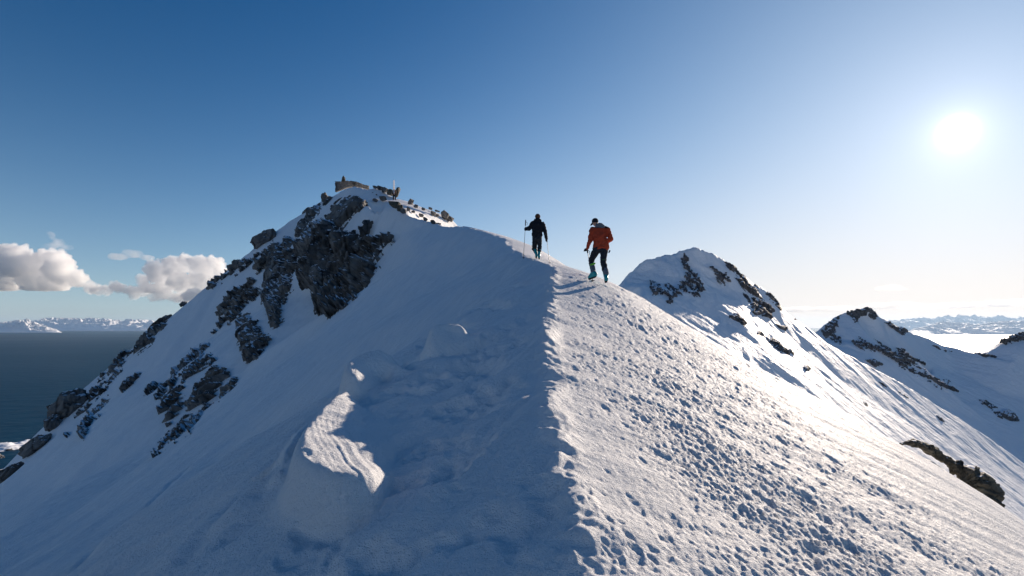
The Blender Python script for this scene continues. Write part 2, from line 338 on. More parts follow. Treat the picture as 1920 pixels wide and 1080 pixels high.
# wind scoops beside the ridge: curved snow blades that reach up into the sunlight
def blade_raster():
    A = []
    def w_(px, py, h):
        y = float(ray_hit([px], [py], main_base, off=h)[0]); return ((px-CX)/F*y, y, h)
    def add(lip, mid, inner, out=.13, inn=None):
        L_ = [w_(*p) for p in lip]
        n = 5; t = np.linspace(0, len(L_)-1, (len(L_)-1)*n+1); c = np.array([np.interp(t, np.arange(len(L_)), [q[k] for q in L_]) for k in range(3)]).T
        for _ in range(6): c[1:-1] = .5*c[1:-1]+.25*(c[:-2]+c[2:])
        tg = np.gradient(c[:, :2], axis=0); tg /= np.linalg.norm(tg, axis=1)[:, None]+1e-9; nr = np.stack([tg[:, 1], -tg[:, 0]], 1)     # right of travel = outside
        for p in c: A.append(tuple(p))
        for p, q in zip(c[::2], nr[::2]):
            A.append((p[0]+q[0]*out*.45, p[1]+q[1]*out*.45, p[2]*.72)); A.append((p[0]+q[0]*out*1.2, p[1]+q[1]*out*1.2, p[2]*.12)); A.append((p[0]+q[0]*out*2.6, p[1]+q[1]*out*2.6, 0))
            if inn: A.append((p[0]-q[0]*inn, p[1]-q[1]*inn, 0))
        for p in mid: A.append(w_(*p))
        for p in inner: A.append(w_(*p, 0) if len(p) == 2 else w_(*p))
    def ruled(lip, inner, hi, out=.13, im=.7, wd=1.0):
        Lp = [(p[0], p[1], p[2]+hi) for p in lip]; In = [(l_[0]+(p[0]-l_[0])*wd, l_[1]+(p[1]-l_[1])*wd, p[2]+hi*im) for l_, p in zip(lip, inner)]
        t = np.linspace(0, len(Lp)-1, (len(Lp)-1)*5+1)
        def den(L_):
            c = np.array([np.interp(t, np.arange(len(L_)), [q[k] for q in L_]) for k in range(3)]).T
            for _ in range(6): c[1:-1] = .5*c[1:-1]+.25*(c[:-2]+c[2:])
            return c
        c = den(Lp); d = den(In); tg = np.gradient(c[:, :2], axis=0); tg /= np.linalg.norm(tg, axis=1)[:, None]+1e-9; nr = np.stack([tg[:, 1], -tg[:, 0]], 1)
        for p, q, n_ in zip(c, d, nr):
            for f_ in (0, .25, .5, .75, 1): A.append(tuple(p+(q-p)*f_))
            e_ = q+(q-p)*.8; A.append((e_[0], e_[1], q[2]*.35)); e_ = q+(q-p)*1.7; A.append((e_[0], e_[1], 0))
            A.append((p[0]+n_[0]*out*.45, p[1]+n_[1]*out*.45, p[2]*.72)); A.append((p[0]+n_[0]*out*1.2, p[1]+n_[1]*out*1.2, p[2]*.12)); A.append((p[0]+n_[0]*out*2.6, p[1]+n_[1]*out*2.6, 0))
        for p, q, sg in ((c[0], d[0], 1), (c[-1], d[-1], -1)):
            g_ = (c[0]-c[2] if sg == 1 else c[-1]-c[-3])[:2]; g_ = g_/np.linalg.norm(g_)*.16
            for f_ in (0, .5, 1, 2): m_ = p+(q-p)*f_; A.append((m_[0]+g_[0], m_[1]+g_[1], 0))
    ruled([(-2.35, 8.0, .22), (-2.36, 7.0, .31), (-2.29, 6.2, .36), (-2.10, 5.4, .40), (-1.88, 5.15, .34), (-1.63, 5.0, .26), (-1.44, 4.95, .20), (-1.27, 5.1, .12)],
          [(-2.22, 7.9, .13), (-2.01, 7.1, .13), (-1.86, 6.3, .15), (-1.67, 5.75, .17), (-1.575, 5.6, .15), (-1.47, 5.5, .12), (-1.366, 5.4, .11), (-1.26, 5.35, .08)], .17, .09)
    ruled([(-2.0, 9.5, .14), (-2.256, 9.4, .27), (-2.6, 9.1, .32), (-2.585, 8.7, .32), (-2.425, 8.4, .20), (-2.27, 8.3, .08)],
          [(-2.02, 9.62, .10), (-2.135, 9.3, .14), (-2.26, 9.1, .16), (-2.335, 8.9, .15), (-2.315, 8.7, .12), (-2.22, 8.42, .06)], .30, .08, .45, 2.3)
    ruled([(-.905, 10.5, .10), (-1.18, 10.5, .27), (-1.456, 10.5, .30), (-1.49, 10.2, .20), (-1.42, 10.0, .05)], [(-.92, 10.7, .05), (-1.14, 10.65, .12), (-1.26, 10.5, .13), (-1.28, 10.2, .09), (-1.31, 10.0, .03)], .24, .10, .4, 1.9)
    add([(578, 786, .03), (548, 815, .24), (523, 850, .32), (517, 874, .20), (518, 894, .02)], [], [], out=.07, inn=.10)
    for x in (-8, -5, -3.6, 1, 3):
        for y in (2, 4, 14.5, 19): A.append((x, y, 0))
    A += [(-4.6, y, 0) for y in (6, 8, 10, 12)]+[(0, y, 0) for y in (5, 7, 9, 11, 13)]
    B = []
    for p in A:
        if all((p[0]-q[0])**2+(p[1]-q[1])**2 > .0004 for q in B): B.append(p)
    return tin_raster(B, -7, 2, 3, 18, .03, 1.5)
BR = blade_raster()
def blades(x, y):
    out = np.zeros_like(x); msk = (x > -6.9) & (x < 1.9) & (y > 3.1) & (y < 17.8); X = x[msk]; Y = y[msk]
    h = samp(BR[0], BR[2], BR[3], BR[4], X, Y)
    gc = X-.12*(Y-8)**2+.05*pn2(X*2, Y*1.2, 30)
    gr = .009*pn2(gc*8, Y*.2, 31)+.006*pn2(gc*22, Y*.4, 32)+.004*fbm2(X*9, Y*9, 2, 33)
    out[msk] = h+gr*sm(.06, .28, h); return out

# boot prints stamped into a fine raster over the trampled flank
FX0, FY0, FST = -3.0, 1.5, .022
FW, FH = int(19/FST), int(26/FST)
PR = np.zeros((FH, FW), np.float32)
def stamp(x, y, ang, L_, Wd, dep):
    r = L_*1.1; i0 = int((x-r-FX0)/FST); i1 = int((x+r-FX0)/FST); j0 = int((y-r-FY0)/FST); j1 = int((y+r-FY0)/FST)
    if i0 < 0 or j0 < 0 or i1 >= FW or j1 >= FH: return
    X, Y = np.meshgrid(FX0+np.arange(i0, i1)*FST-x, FY0+np.arange(j0, j1)*FST-y)
    a = X*math.cos(ang)+Y*math.sin(ang); b = -X*math.sin(ang)+Y*math.cos(ang)
    d = np.sqrt((a/(L_/2))**2+(b/(Wd/2))**2)+.22*pn2(X*9+x*3, Y*9+y*3, 40)
    pit = -dep*(1-sm(.75, 1.02, d)); rim = dep*.38*np.exp(-((d-1.15)/.2)**2)
    S = PR[j0:j1, i0:i1]; S += (pit+rim).astype(np.float32)
def trail(u0, y0_, y1_, step, dep, jit=.12, du=0.):
    y = y0_; k = 0
    while y < y1_:
        u = u0+du*(y-y0_)+rng.normal(0, jit)*.5+(.13 if k % 2 else -.13)
        x = float(crest_x(y))+u
        stamp(x, y, math.pi/2+rng.normal(0, .25)-.15, rng.uniform(.27, .34), rng.uniform(.11, .15), dep*rng.uniform(.5, 1.2))
        y += step*rng.uniform(.75, 1.25)/ (1 if y < 15 else .8); k += 1
for u0, du, dep in [(1.0, .02, .05), (1.7, -.02, .06), (2.2, 0, .09), (2.6, -.03, .09), (3.1, -.02, .08), (3.5, -.05, .09), (4.0, -.05, .08), (4.6, -.08, .07), (5.4, -.1, .06), (1.9, .03, .08), (2.9, .01, .09), (.6, .03, .04), (6.5, -.14, .05)]:
    trail(u0, 2.2+rng.uniform(0, .6), 25, .42, dep)
for _ in range(11000):
    y = 2+24*rng.random()**1.1; u = abs(rng.normal(2.8, 1.7)); x = float(crest_x(y))+u+.15
    stamp(x, y, rng.uniform(0, math.pi), rng.uniform(.04, .15), rng.uniform(.03, .08), rng.uniform(.015, .05))
for _ in range(260):      # scuffs and clods
    y = 2.3+20*rng.random(); u = abs(rng.normal(2.6, 1.4))+.4; x = float(crest_x(y))+u
    stamp(x, y, rng.uniform(0, math.pi), rng.uniform(.06, .16), rng.uniform(.05, .1), -rng.uniform(.015, .045))
for _ in range(70):       # few prints on the shaded side
    y = 3.5+14*rng.random(); x = float(crest_x(y))-rng.uniform(.4, 3.0)
    stamp(x, y, rng.uniform(0.6, 2.2), rng.uniform(.2, .36), rng.uniform(.11, .2), rng.uniform(.02, .06))
PR = np.clip(PR, -.13, .08)

def main_H(x, y):
    z = main_base(x, y)
    r = np.hypot(x, y); u = x-crest_x(y); near = 1-sm(18, 30, r)
    right = sm(-.05, .35, u)
    # trampled, wind-crusted sunny flank
    s = x*.86-y*.5; c = x*.5+y*.86
    m = np.exp(-((u-2.8)/2.6)**2)
    patch = sm(-.35, .45, fbm2(s*.35, c*.6, 2, 41)); amp = (.26+.80*m)*(.75+.45*patch)*(.35+.65*sm(.3, 1.6, u+.4*pn2(y*.6, y*0, 44)))
    det = np.zeros_like(z); k = (r < 60)
    S, C, A_ = s[k], c[k], amp[k]
    d = .016*fbm2(S*.7, C*1.1, 2, 50)
    d += A_*(.009*fbm2(S*1.9, C*4.2, 2, 55)+.020*(.35-np.abs(fbm2(S*5, C*9, 3, 60)))+.026*(.3-np.abs(fbm2(S*11, C*18, 2, 66)))*(1-sm(10, 20, r[k])))
    det[k] = d
    fade = 1-sm(24, 55, r)
    z = z+right*fade*det
    inb = (x > FX0+.1) & (x < FX0+FW*FST-.1) & (y > FY0+.1) & (y < FY0+FH*FST-.1)
    pr = np.zeros_like(z); pr[inb] = samp(PR, FX0, FY0, FST, x[inb], y[inb])
    z = z+pr*(.15+.14*patch)*(1-sm(20, 26, y))
    # crusted rim just at the crest
    z = z+.05*np.exp(-((u-.08)/.16)**2)*(.5+fbm2(x*3, y*3.5, 3, 70))*(1-sm(22, 40, r))
    # shaded flank: wind ribs and soft hollows
    bl = blades(x, y)
    left = 1-right
    k = left > 0; X = x[k]; Y = y[k]; R_ = r[k]
    a = X*.52+Y*.85; b = X*.85-Y*.52         # a runs up the bowl
    w1 = .13*fbm2(a*.25, b*.7, 3, 80)*np.minimum(1, R_/8)
    w2 = .034*fbm2(a*.5, b*3.2, 4, 84)*(1-sm(40, 80, R_))
    w2 += .05*np.clip(fbm2(a*.10, b*1.1, 2, 88)-.25, 0, 1)*sm(9, 20, R_)
    w2 += .010*fbm2(a*2.2, b*8, 3, 97)*(1-sm(10, 18, R_))+.012*np.abs(fbm2(a*1.1, b*2.2, 3, 98))*(1-sm(14, 26, R_))
    hol = .28*np.clip(-fbm2(X*.9, Y*.9, 4, 90)-.1, 0, 1)*np.exp(-((X+1.1)/1.6)**2)*(1-sm(14, 22, R_))
    big = (.5*fbm2(X*.06, Y*.06, 4, 93))*sm(35, 70, R_)
    z[k] = z[k]+left[k]*(w1+w2-hol)*(1-.95*sm(.0, .12, bl[k]))+big
    # two ski tracks that cross the shaded bowl
    for (p0, p1, p2) in TRK:
        t = np.clip((y-p0[1])/(p2[1]-p0[1]+1e-9), 0, 1)
        xt = (1-t)**2*p0[0]+2*t*(1-t)*p1[0]+t*t*p2[0]
        mm = (y > p0[1]) & (y < p2[1]) & (np.abs(x-xt) < 1.5)
        z = z-np.where(mm, (.10+.05*pn2(y*2.2, x*0, 96))*np.exp(-((x-xt)/.16)**2), 0)
    z = z+bl
    m = (x > 9) & (x < 22) & (y > 14) & (y < 26)
    if m.any():
        X = x[m]; Y = y[m]; best = np.full(X.shape, 1e9); zb = np.zeros_like(X)
        for a_, b_ in zip(RIB[:-1], RIB[1:]):
            t = np.clip(((X-a_[0])*(b_[0]-a_[0])+(Y-a_[1])*(b_[1]-a_[1]))/((b_[0]-a_[0])**2+(b_[1]-a_[1])**2), 0, 1)
            d = np.hypot(X-a_[0]-t*(b_[0]-a_[0]), Y-a_[1]-t*(b_[1]-a_[1])); k2 = d < best; best[k2] = d[k2]; zb[k2] = (a_[2]+t*(b_[2]-a_[2]))[k2]
        z[m] = np.maximum(z[m], zb-.16-.55*np.maximum(best-.1, 0)+.05*fbm2(X*1.5, Y*1.5, 2, 99))
    return z
RIB = [W(*c) for c in [(1692,838,20),(1722,843,20),(1748,858,20),(1768,872,20),(1790,890,19.8),(1815,912,19.6),(1836,934,19.2),(1850,965,18.8)]]
TRK = []
def _trk(a, b, c):
    q = []
    for px, py in (a, b, c):
        y = float(ray_hit([px], [py], main_base)[0]); q.append(((px-CX)/F*y, y))
    q.sort(key=lambda v: v[1]); TRK.append(q)
_trk((325, 1079), (410, 965), (500, 880)); _trk((145, 1065), (260, 960), (365, 865)); _trk((540, 820), (590, 770), (640, 725))

th = np.concatenate([np.radians(np.linspace(-110, -46, 46, endpoint=False)), np.arctan(np.linspace(math.tan(R(-46)), math.tan(R(46)), 1000)), np.radians(np.linspace(46, 110, 46)[1:])])
rr = np.concatenate([np.linspace(.3, 2.6, 16, endpoint=False), np.geomspace(2.6, 30, 560, endpoint=False), np.geomspace(30, 130, 200, endpoint=False), np.geomspace(130, 620, 40)])
TH, RR = np.meshgrid(th, rr); X = RR*np.sin(TH); Y = RR*np.cos(TH)
Zm = main_H(X, Y)
g = link('snow_ridge', grid_mesh('snow_ridge', np.stack([X, Y, Zm], -1)[:, ::-1]), M_snow); tag(g, kind='structure')

# ------------------------------------------------------------------ neighbouring peaks on the right
mp = []
def Q(px, py, y): mp.append(W(px, py, y))
for a in [(1150, 545, 320), (1170, 530, 325), (1188, 512, 332), (1210, 489, 338), (1240, 480, 344), (1272, 473, 348), (1290, 465, 350), (1305, 460, 351), (1325, 471, 353), (1360, 490, 357), (1400, 520, 362), (1440, 545, 368), (1462, 570, 371), (1475, 585, 373), (1510, 607, 380), (1545, 637, 388), (1600, 672, 398), (1700, 722, 412), (1760, 762, 420), (1810, 790, 424), (1850, 818, 428), (1920, 868, 430), (2100, 1000, 425),
          # rib between shade and sun
          (1296, 500, 338), (1299, 530, 322), (1310, 550, 312), (1340, 575, 303), (1370, 597, 297), (1385, 606, 293),
          (1230, 560, 285), (1270, 600, 268), (1200, 540, 292), (1330, 640, 252),
          (1400, 560, 338), (1450, 610, 336), (1500, 650, 338), (1600, 730, 335), (1700, 790, 345), (1800, 850, 350),
          (1400, 650, 272), (1500, 710, 268), (1600, 790, 268), (1700, 860, 268), (1850, 960, 268), (1920, 1000, 270),
          (1350, 690, 235), (1500, 785, 236), (1700, 900, 238), (1920, 1060, 240), (1200, 600, 230), (2100, 1150, 260)]: Q(*a)
# back side of the first peak: drops into the valley
for a in [(1200, 600, 390), (1300, 600, 410), (1400, 650, 425), (1500, 690, 440), (1600, 760, 450), (1700, 800, 462), (1800, 850, 468), (1920, 915, 472), (1050, 640, 360)]: Q(*a)
# second peak, saddle and the shaded corrie face
for a in [(1480, 640, 640), (1520, 630, 660), (1540, 614, 670), (1565, 594, 680), (1590, 583, 686), (1605, 578, 690), (1628, 575, 690), (1640, 581, 690), (1650, 594, 692), (1700, 619, 700), (1740, 634, 704), (1775, 649, 708), (1805, 660, 710), (1830, 656, 706), (1860, 645, 700), (1885, 633, 696), (1920, 622, 690), (2000, 600, 680), (2200, 640, 660),
          (1600, 640, 630), (1650, 650, 620), (1700, 660, 625), (1560, 660, 600), (1600, 700, 560), (1700, 720, 640), (1800, 700, 665), (1900, 680, 662), (1750, 690, 655),
          (1700, 685, 640), (1750, 705, 632), (1800, 728, 625), (1850, 755, 610), (1905, 788, 585), (1980, 830, 570),
          (1780, 745, 606), (1850, 790, 570), (1920, 830, 545), (1870, 735, 635), (1920, 745, 630), (2050, 780, 610)]: Q(*a)
for a in [(1500, 720, 780), (1650, 700, 800), (1800, 720, 800), (1920, 720, 800), (2100, 740, 800)]: Q(*a)
for a in [(0, 300, -140), (60, 180, -110), (120, 120, -150), (220, 80, -170), (420, 100, -190), (600, 200, -220), (700, 450, -180), (0, 500, -250), (100, 700, -300), (300, 1000, -340), (600, 1200, -345), (900, 1100, -345), (1000, 700, -300), (-60, 400, -250), (-200, 300, -345), (-200, 800, -345), (-200, 1400, -350), (400, 1500, -350), (1300, 1500, -350), (1500, 700, -345), (1300, 0, -345), (300, 0, -200), (0, 60, -120)]: mp.append(a)
CH2 = [[W(*a) for a in c] for c in ([(1170, 530, 325), (1188, 512, 332), (1210, 489, 338), (1240, 480, 344), (1272, 473, 348), (1290, 465, 350), (1305, 460, 351), (1325, 471, 353), (1360, 490, 357), (1400, 520, 362), (1440, 545, 368), (1462, 570, 371), (1475, 585, 373), (1510, 607, 380), (1545, 637, 388), (1600, 672, 398), (1700, 722, 412), (1760, 762, 420), (1810, 790, 424), (1850, 818, 428), (1920, 868, 430)],
    [(1305, 460, 351), (1296, 500, 338), (1299, 530, 322), (1310, 550, 312), (1340, 575, 303), (1370, 597, 297)],
    [(1520, 630, 660), (1540, 614, 670), (1565, 594, 680), (1590, 583, 686), (1605, 578, 690), (1628, 575, 690), (1640, 581, 690), (1650, 594, 692), (1700, 619, 700), (1740, 634, 704), (1775, 649, 708), (1805, 660, 710), (1830, 656, 706), (1860, 645, 700), (1885, 633, 696), (1920, 622, 690)])]
T2, T2s, mx0, my0, mst = tin_raster(mp, -200, 1300, 0, 1400, 1.5, 1.0, CH2)
def mid_H(x, y):
    z = samp(T2, mx0, my0, mst, x, y)
    s = x*.84-y*.54; c = x*.54+y*.84           # s runs down the sunny flank
    z = z+.7*fbm2(s*.006, c*.05, 3, 110)+.28*fbm2(s*.012, c*.22, 2, 114)
    z = z+1.1*fbm2(x*.025, y*.025, 5, 117)+(.3+1.0*sm(5, 40, z)*(1-sm(400, 500, y)))*ridge2(x*.07, y*.07, 4, 123)
    return z
th2 = np.radians(np.linspace(4, 58, 860)); rr2 = np.concatenate([np.linspace(150, 900, 560, endpoint=False), np.geomspace(900, 1700, 25)])
TH, RR = np.meshgrid(th2, rr2); X = RR*np.sin(TH); Y = RR*np.cos(TH)
g = link('mountains', grid_mesh('mountains', np.stack([X, Y, mid_H(X, Y)], -1)[:, ::-1]), M_snow_far); tag(g, kind='structure')

# ------------------------------------------------------------------ rock outcrops: relief that stands out of the snow inside traced outlines
def poly_sd(px, py, poly):
    """signed distance, positive inside"""
    p = np.array(poly, float); n = len(p); ins = np.zeros(px.shape, bool); d2 = np.full(px.shape, 1e18)
    for i in range(n):
        a, b = p[i], p[(i+1) % n]; ab = b-a
        t = np.clip(((px-a[0])*ab[0]+(py-a[1])*ab[1])/(ab@ab+1e-9), 0, 1)
        d2 = np.minimum(d2, (px-a[0]-t*ab[0])**2+(py-a[1]-t*ab[1])**2)
        cond = ((a[1] > py) != (b[1] > py)) & (px < (b[0]-a[0])*(py-a[1])/(b[1]-a[1]+1e-12)+a[0]); ins ^= cond
    return np.where(ins, 1, -1)*np.sqrt(d2)
def outcrop(poly, Hf, base_f, label, y0, y1, step=1.3, thick=.010, breakup=.6, streak=(.9, .28), dirn=35, material=None, rough=1.0, bias=1.15, rel_f=1.0, seed=0, name='rock_outcrop', group=None):
    p = np.array(poly, float); x0, y0_ = p.min(0)-5; x1, y1_ = p.max(0)+5
    gx = np.arange(x0, x1, step); gy = np.arange(y0_, y1_, step); PX, PY = np.meshgrid(gx, gy)
    yd = ray_hit(PX.ravel(), PY.ravel(), base_f, y0, y1, n=260).reshape(PX.shape)
    ok = ~np.isnan(yd); yd = np.where(ok, yd, np.nanmedian(yd))
    P3 = np.stack([(PX-CX)/F*yd, yd, (HY-PY)/F*yd], -1)
    Dm = float(np.nanmedian(yd)); e = Dm*.012
    hx = (base_f(P3[..., 0]+e, P3[..., 1])-base_f(P3[..., 0]-e, P3[..., 1]))/(2*e)
    hy = (base_f(P3[..., 0], P3[..., 1]+e)-base_f(P3[..., 0], P3[..., 1]-e))/(2*e)
    n = np.stack([-hx, -hy, np.ones_like(hx)], -1); n /= np.linalg.norm(n, axis=-1)[..., None]
    v = -P3/np.linalg.norm(P3, axis=-1)[..., None]
    n = n*.8+v*.45; n /= np.linalg.norm(n, axis=-1)[..., None]
    sd = poly_sd(PX, PY, poly); size = math.sqrt(max(1, (p.max(0)-p.min(0)).prod()))
    k = max(3.5, size*.12); m = np.clip(sd/k, -1.2, 1.0)
    a = R(dirn); S = PX*math.cos(a)-PY*math.sin(a); C = PX*math.sin(a)+PY*math.cos(a)
    fr = .11
    nz = fbm2(S*fr*streak[1], C*fr*streak[0]*1.6, 4, 200+seed, .55)+.5*fbm2(PX*.16, PY*.16, 3, 230+seed)
    mm = m*.9+breakup*nz*1.5-max(0, breakup-.3)*bias
    T = Dm*thick
    q = np.stack([S*.012*rel_f, C*.050*rel_f, yd/Dm*F*.012], -1)+.25*fbm2(PX*.03, PY*.03, 2, seed+7)[..., None]
    rel = crag3(q, 4, seed)*rough*1.25
    off = T*np.clip(mm, -1.0, 1.0)+np.where(mm > -.15, 1, 0)*T*.9*rel*np.clip(mm*2+.3, 0, 1)
    PP = P3+n*off[..., None]
    keep = ok & (mm > -.55)
    if keep.sum() < 12: return None
    lab_ = components(keep); ids, cnt = np.unique(lab_[lab_ > 0], return_counts=True)
    big = [i_ for i_, c_ in zip(ids, cnt) if c_ >= max(14, .14*cnt.max())]
    big.sort(key=lambda i_: -P3[..., 2][lab_ == i_].mean()); nm = {1: [''], 2: ['upper piece of the ', 'lower piece of the ']}.get(len(big)) or ['piece %s of the ' % w for w in ('highest', 'second', 'third', 'fourth', 'fifth', 'sixth', 'seventh', 'eighth', 'ninth')]
    if len(big) > 2: nm = ['top piece of the ', 'middle piece of the ', 'bottom piece of the '] if len(big) == 3 else ['uppermost bit of the ']+['%s bit of the ' % w for w in ('second', 'third', 'fourth', 'fifth', 'sixth', 'seventh', 'eighth', 'ninth')]
    for i_, pre in zip(big, nm):
        k_ = lab_ == i_; me = grid_mesh('rock', PP[::-1], k_[::-1])
        if len(me.polygons) < 6: continue
        c = PP[k_].mean(0); me.transform(Matrix.Translation(-Vector(c)))
        o = link(name, me, material or M_rock, smooth=False); o.location = c
        tag(o, pre+label, 'rock', group)
def components(K):
    """label the 4-connected cells of a vertex mask (cells need all four corners)"""
    q = K[:-1, :-1] & K[:-1, 1:] & K[1:, 1:] & K[1:, :-1]; L_ = np.where(q, np.arange(1, q.size+1).reshape(q.shape), 0)
    while True:
        M_ = L_.copy()
        for _ in range(20):
            for ax, sh_ in ((0, 1), (0, -1), (1, 1), (1, -1)):
                r_ = np.roll(M_, sh_, ax)
                if ax == 0: r_[0 if sh_ == 1 else -1] = 0
                else: r_[:, 0 if sh_ == 1 else -1] = 0
                M_ = np.where(q, np.maximum(M_, r_), 0)
        if (M_ == L_).all(): break
        L_ = M_
    out = np.zeros(K.shape, int)
    for dy in (0, 1):
        for dx in (0, 1): S = out[dy:dy+q.shape[0], dx:dx+q.shape[1]]; S[q] = L_[q]
    return out
LEFT = [
 ([(622,397),(622,387),(653,371),(670,368),(690,388),(667,403),(643,432),(615,425),(612,408)], 'square grey rock block at the top of the big cliff', .3, {}),
 ([(612,408),(643,430),(670,437),(690,425),(697,411),(699,420),(684,448),(710,447),(731,438),(733,449),(713,463),(704,482),(697,492),(708,500),(690,520),(682,538),(673,546),(658,560),(653,567),(640,583),(617,596),(592,584),(587,553),(562,535),(560,493),(551,480),(553,460),(573,453),(573,433),(593,417)], 'large dark cliff with vertical grey slabs below the summit', .16, dict(streak=(1.0,.3), dirn=80, thick=.03)),
 ([(512,453),(533,460),(530,485),(545,500),(549,545),(535,575),(525,590),(520,612),(506,608),(500,580),(492,560),(495,520),(498,490),(505,470)], 'tall narrow rock wall left of the big cliff', .3, dict(dirn=75)),
 ([(446,600),(462,588),(480,600),(492,628),(504,626),(503,640),(480,672),(463,680),(450,655),(443,630)], 'pointed lower rock buttress above the shaded snow bowl', .4, {}),
 ([(552,443),(560,420),(573,410),(577,397),(600,383),(613,368),(618,371),(607,383),(590,403),(577,423),(562,443)], 'slanting rock strip below the summit wall on the left skyline', .35, {}),
 ([(533,440),(548,445),(540,470),(556,470),(560,495),(548,520),(538,500),(532,470)], 'small dark rock band squeezed between two cliffs', .5, {}),
 ([(508,455),(532,462),(520,492),(482,512),(470,505),(490,480)], 'broken rocks scattered under the overhanging skyline block', .7, {}),
 ([(398,622),(420,588),(437,558),(458,540),(486,530),(482,560),(457,578),(440,602),(415,618)], 'thin diagonal rock streaks high on the left flank', .75, {}),
 ([(415,560),(430,548),(470,520),(480,530),(450,560),(420,600),(405,600)], 'feathery rock slivers along the upper left slope', .8, {}),
 ([(291,748),(300,722),(330,690),(360,655),(383,640),(388,648),(367,674),(347,699),(318,727),(300,750)], 'longest streak of rock, upper left of the mid slope group', .5, dict(dirn=50, streak=(1.2,.2))),
 ([(338,714),(352,690),(378,668),(398,659),(404,672),(387,690),(362,702),(345,720)], 'rock streak with a knobbly right end, mid slope group', .5, dict(dirn=50, streak=(1.2,.2))),
 ([(348,762),(362,733),(385,700),(405,686),(422,691),(424,702),(407,727),(391,744),(370,757),(356,770)], 'broadest dark slab of the mid slope group of streaks', .35, dict(dirn=50)),
 ([(294,772),(305,750),(325,728),(346,720),(341,737),(321,757),(302,776)], 'short rock streak at the left side of the mid slope group', .4, dict(dirn=50)),
 ([(374,758),(385,742),(402,733),(400,746),(384,760)], 'small diamond of rock below the broadest slab', .3, dict(dirn=50)),
 ([(281,866),(299,832),(313,815),(333,795),(352,776),(362,781),(351,797),(331,814),(313,834),(298,848)], 'lowest pointed streak of rock on the mid slope', .45, dict(dirn=50, streak=(1.2,.2))),
 ([(309,840),(325,815),(345,799),(365,781),(385,763),(398,756),(394,771),(372,792),(350,810),(330,830)], 'rock streak just right of the lowest pointed one', .5, dict(dirn=50, streak=(1.2,.2))),
 ([(305,794),(318,765),(338,750),(347,758),(331,774),(313,800)], 'thin streak of rock in the lower left of the mid slope group', .4, dict(dirn=50)),
 ([(272,744),(290,720),(300,716),(297,726),(284,738)], 'small isolated rock sliver left of the streaky patch', .3, {}),
 ([(410,762),(414,735),(438,708),(450,708),(442,726),(424,746)], 'small dark rocks right of the streaky patch', .5, {}),
 ([(247,665),(252,640),(288,613),(314,600),(302,618),(286,640),(262,662)], 'dark rock edge on the left skyline just below the sea horizon', .35, {}),
 ([(143,782),(165,745),(185,715),(202,692),(235,655),(248,648),(242,668),(220,690),(228,698),(206,716),(182,746),(162,768)], 'long slanting rock band on the lower left skyline', .45, {}),
 ([(146,806),(160,780),(180,760),(195,740),(206,742),(200,760),(182,785),(167,800),(157,828)], 'broken rock patch on the lower left snow', .6, {}),
 ([(230,738),(229,725),(240,712),(267,697),(263,708),(246,726)], 'hooked little rock on the lower left snow', .4, {}),
 ([(382,545),(402,522),(430,502),(472,482),(482,474),(462,500),(428,520),(396,542)], 'rocky edge of the skyline left of the overhanging block', .55, {}),
 ([(123,822),(134,806),(138,808),(128,822)], 'tiny rock below the broken patch at far left', .2, {}),
]
def up_base(x, y): return main_H(x, y)
for i, (poly, lab, br, kw) in enumerate(LEFT):
    outcrop(poly, main_base, main_base, lab, 30, 190, breakup=br, seed=i*3, **({'dirn': 45, **kw}))
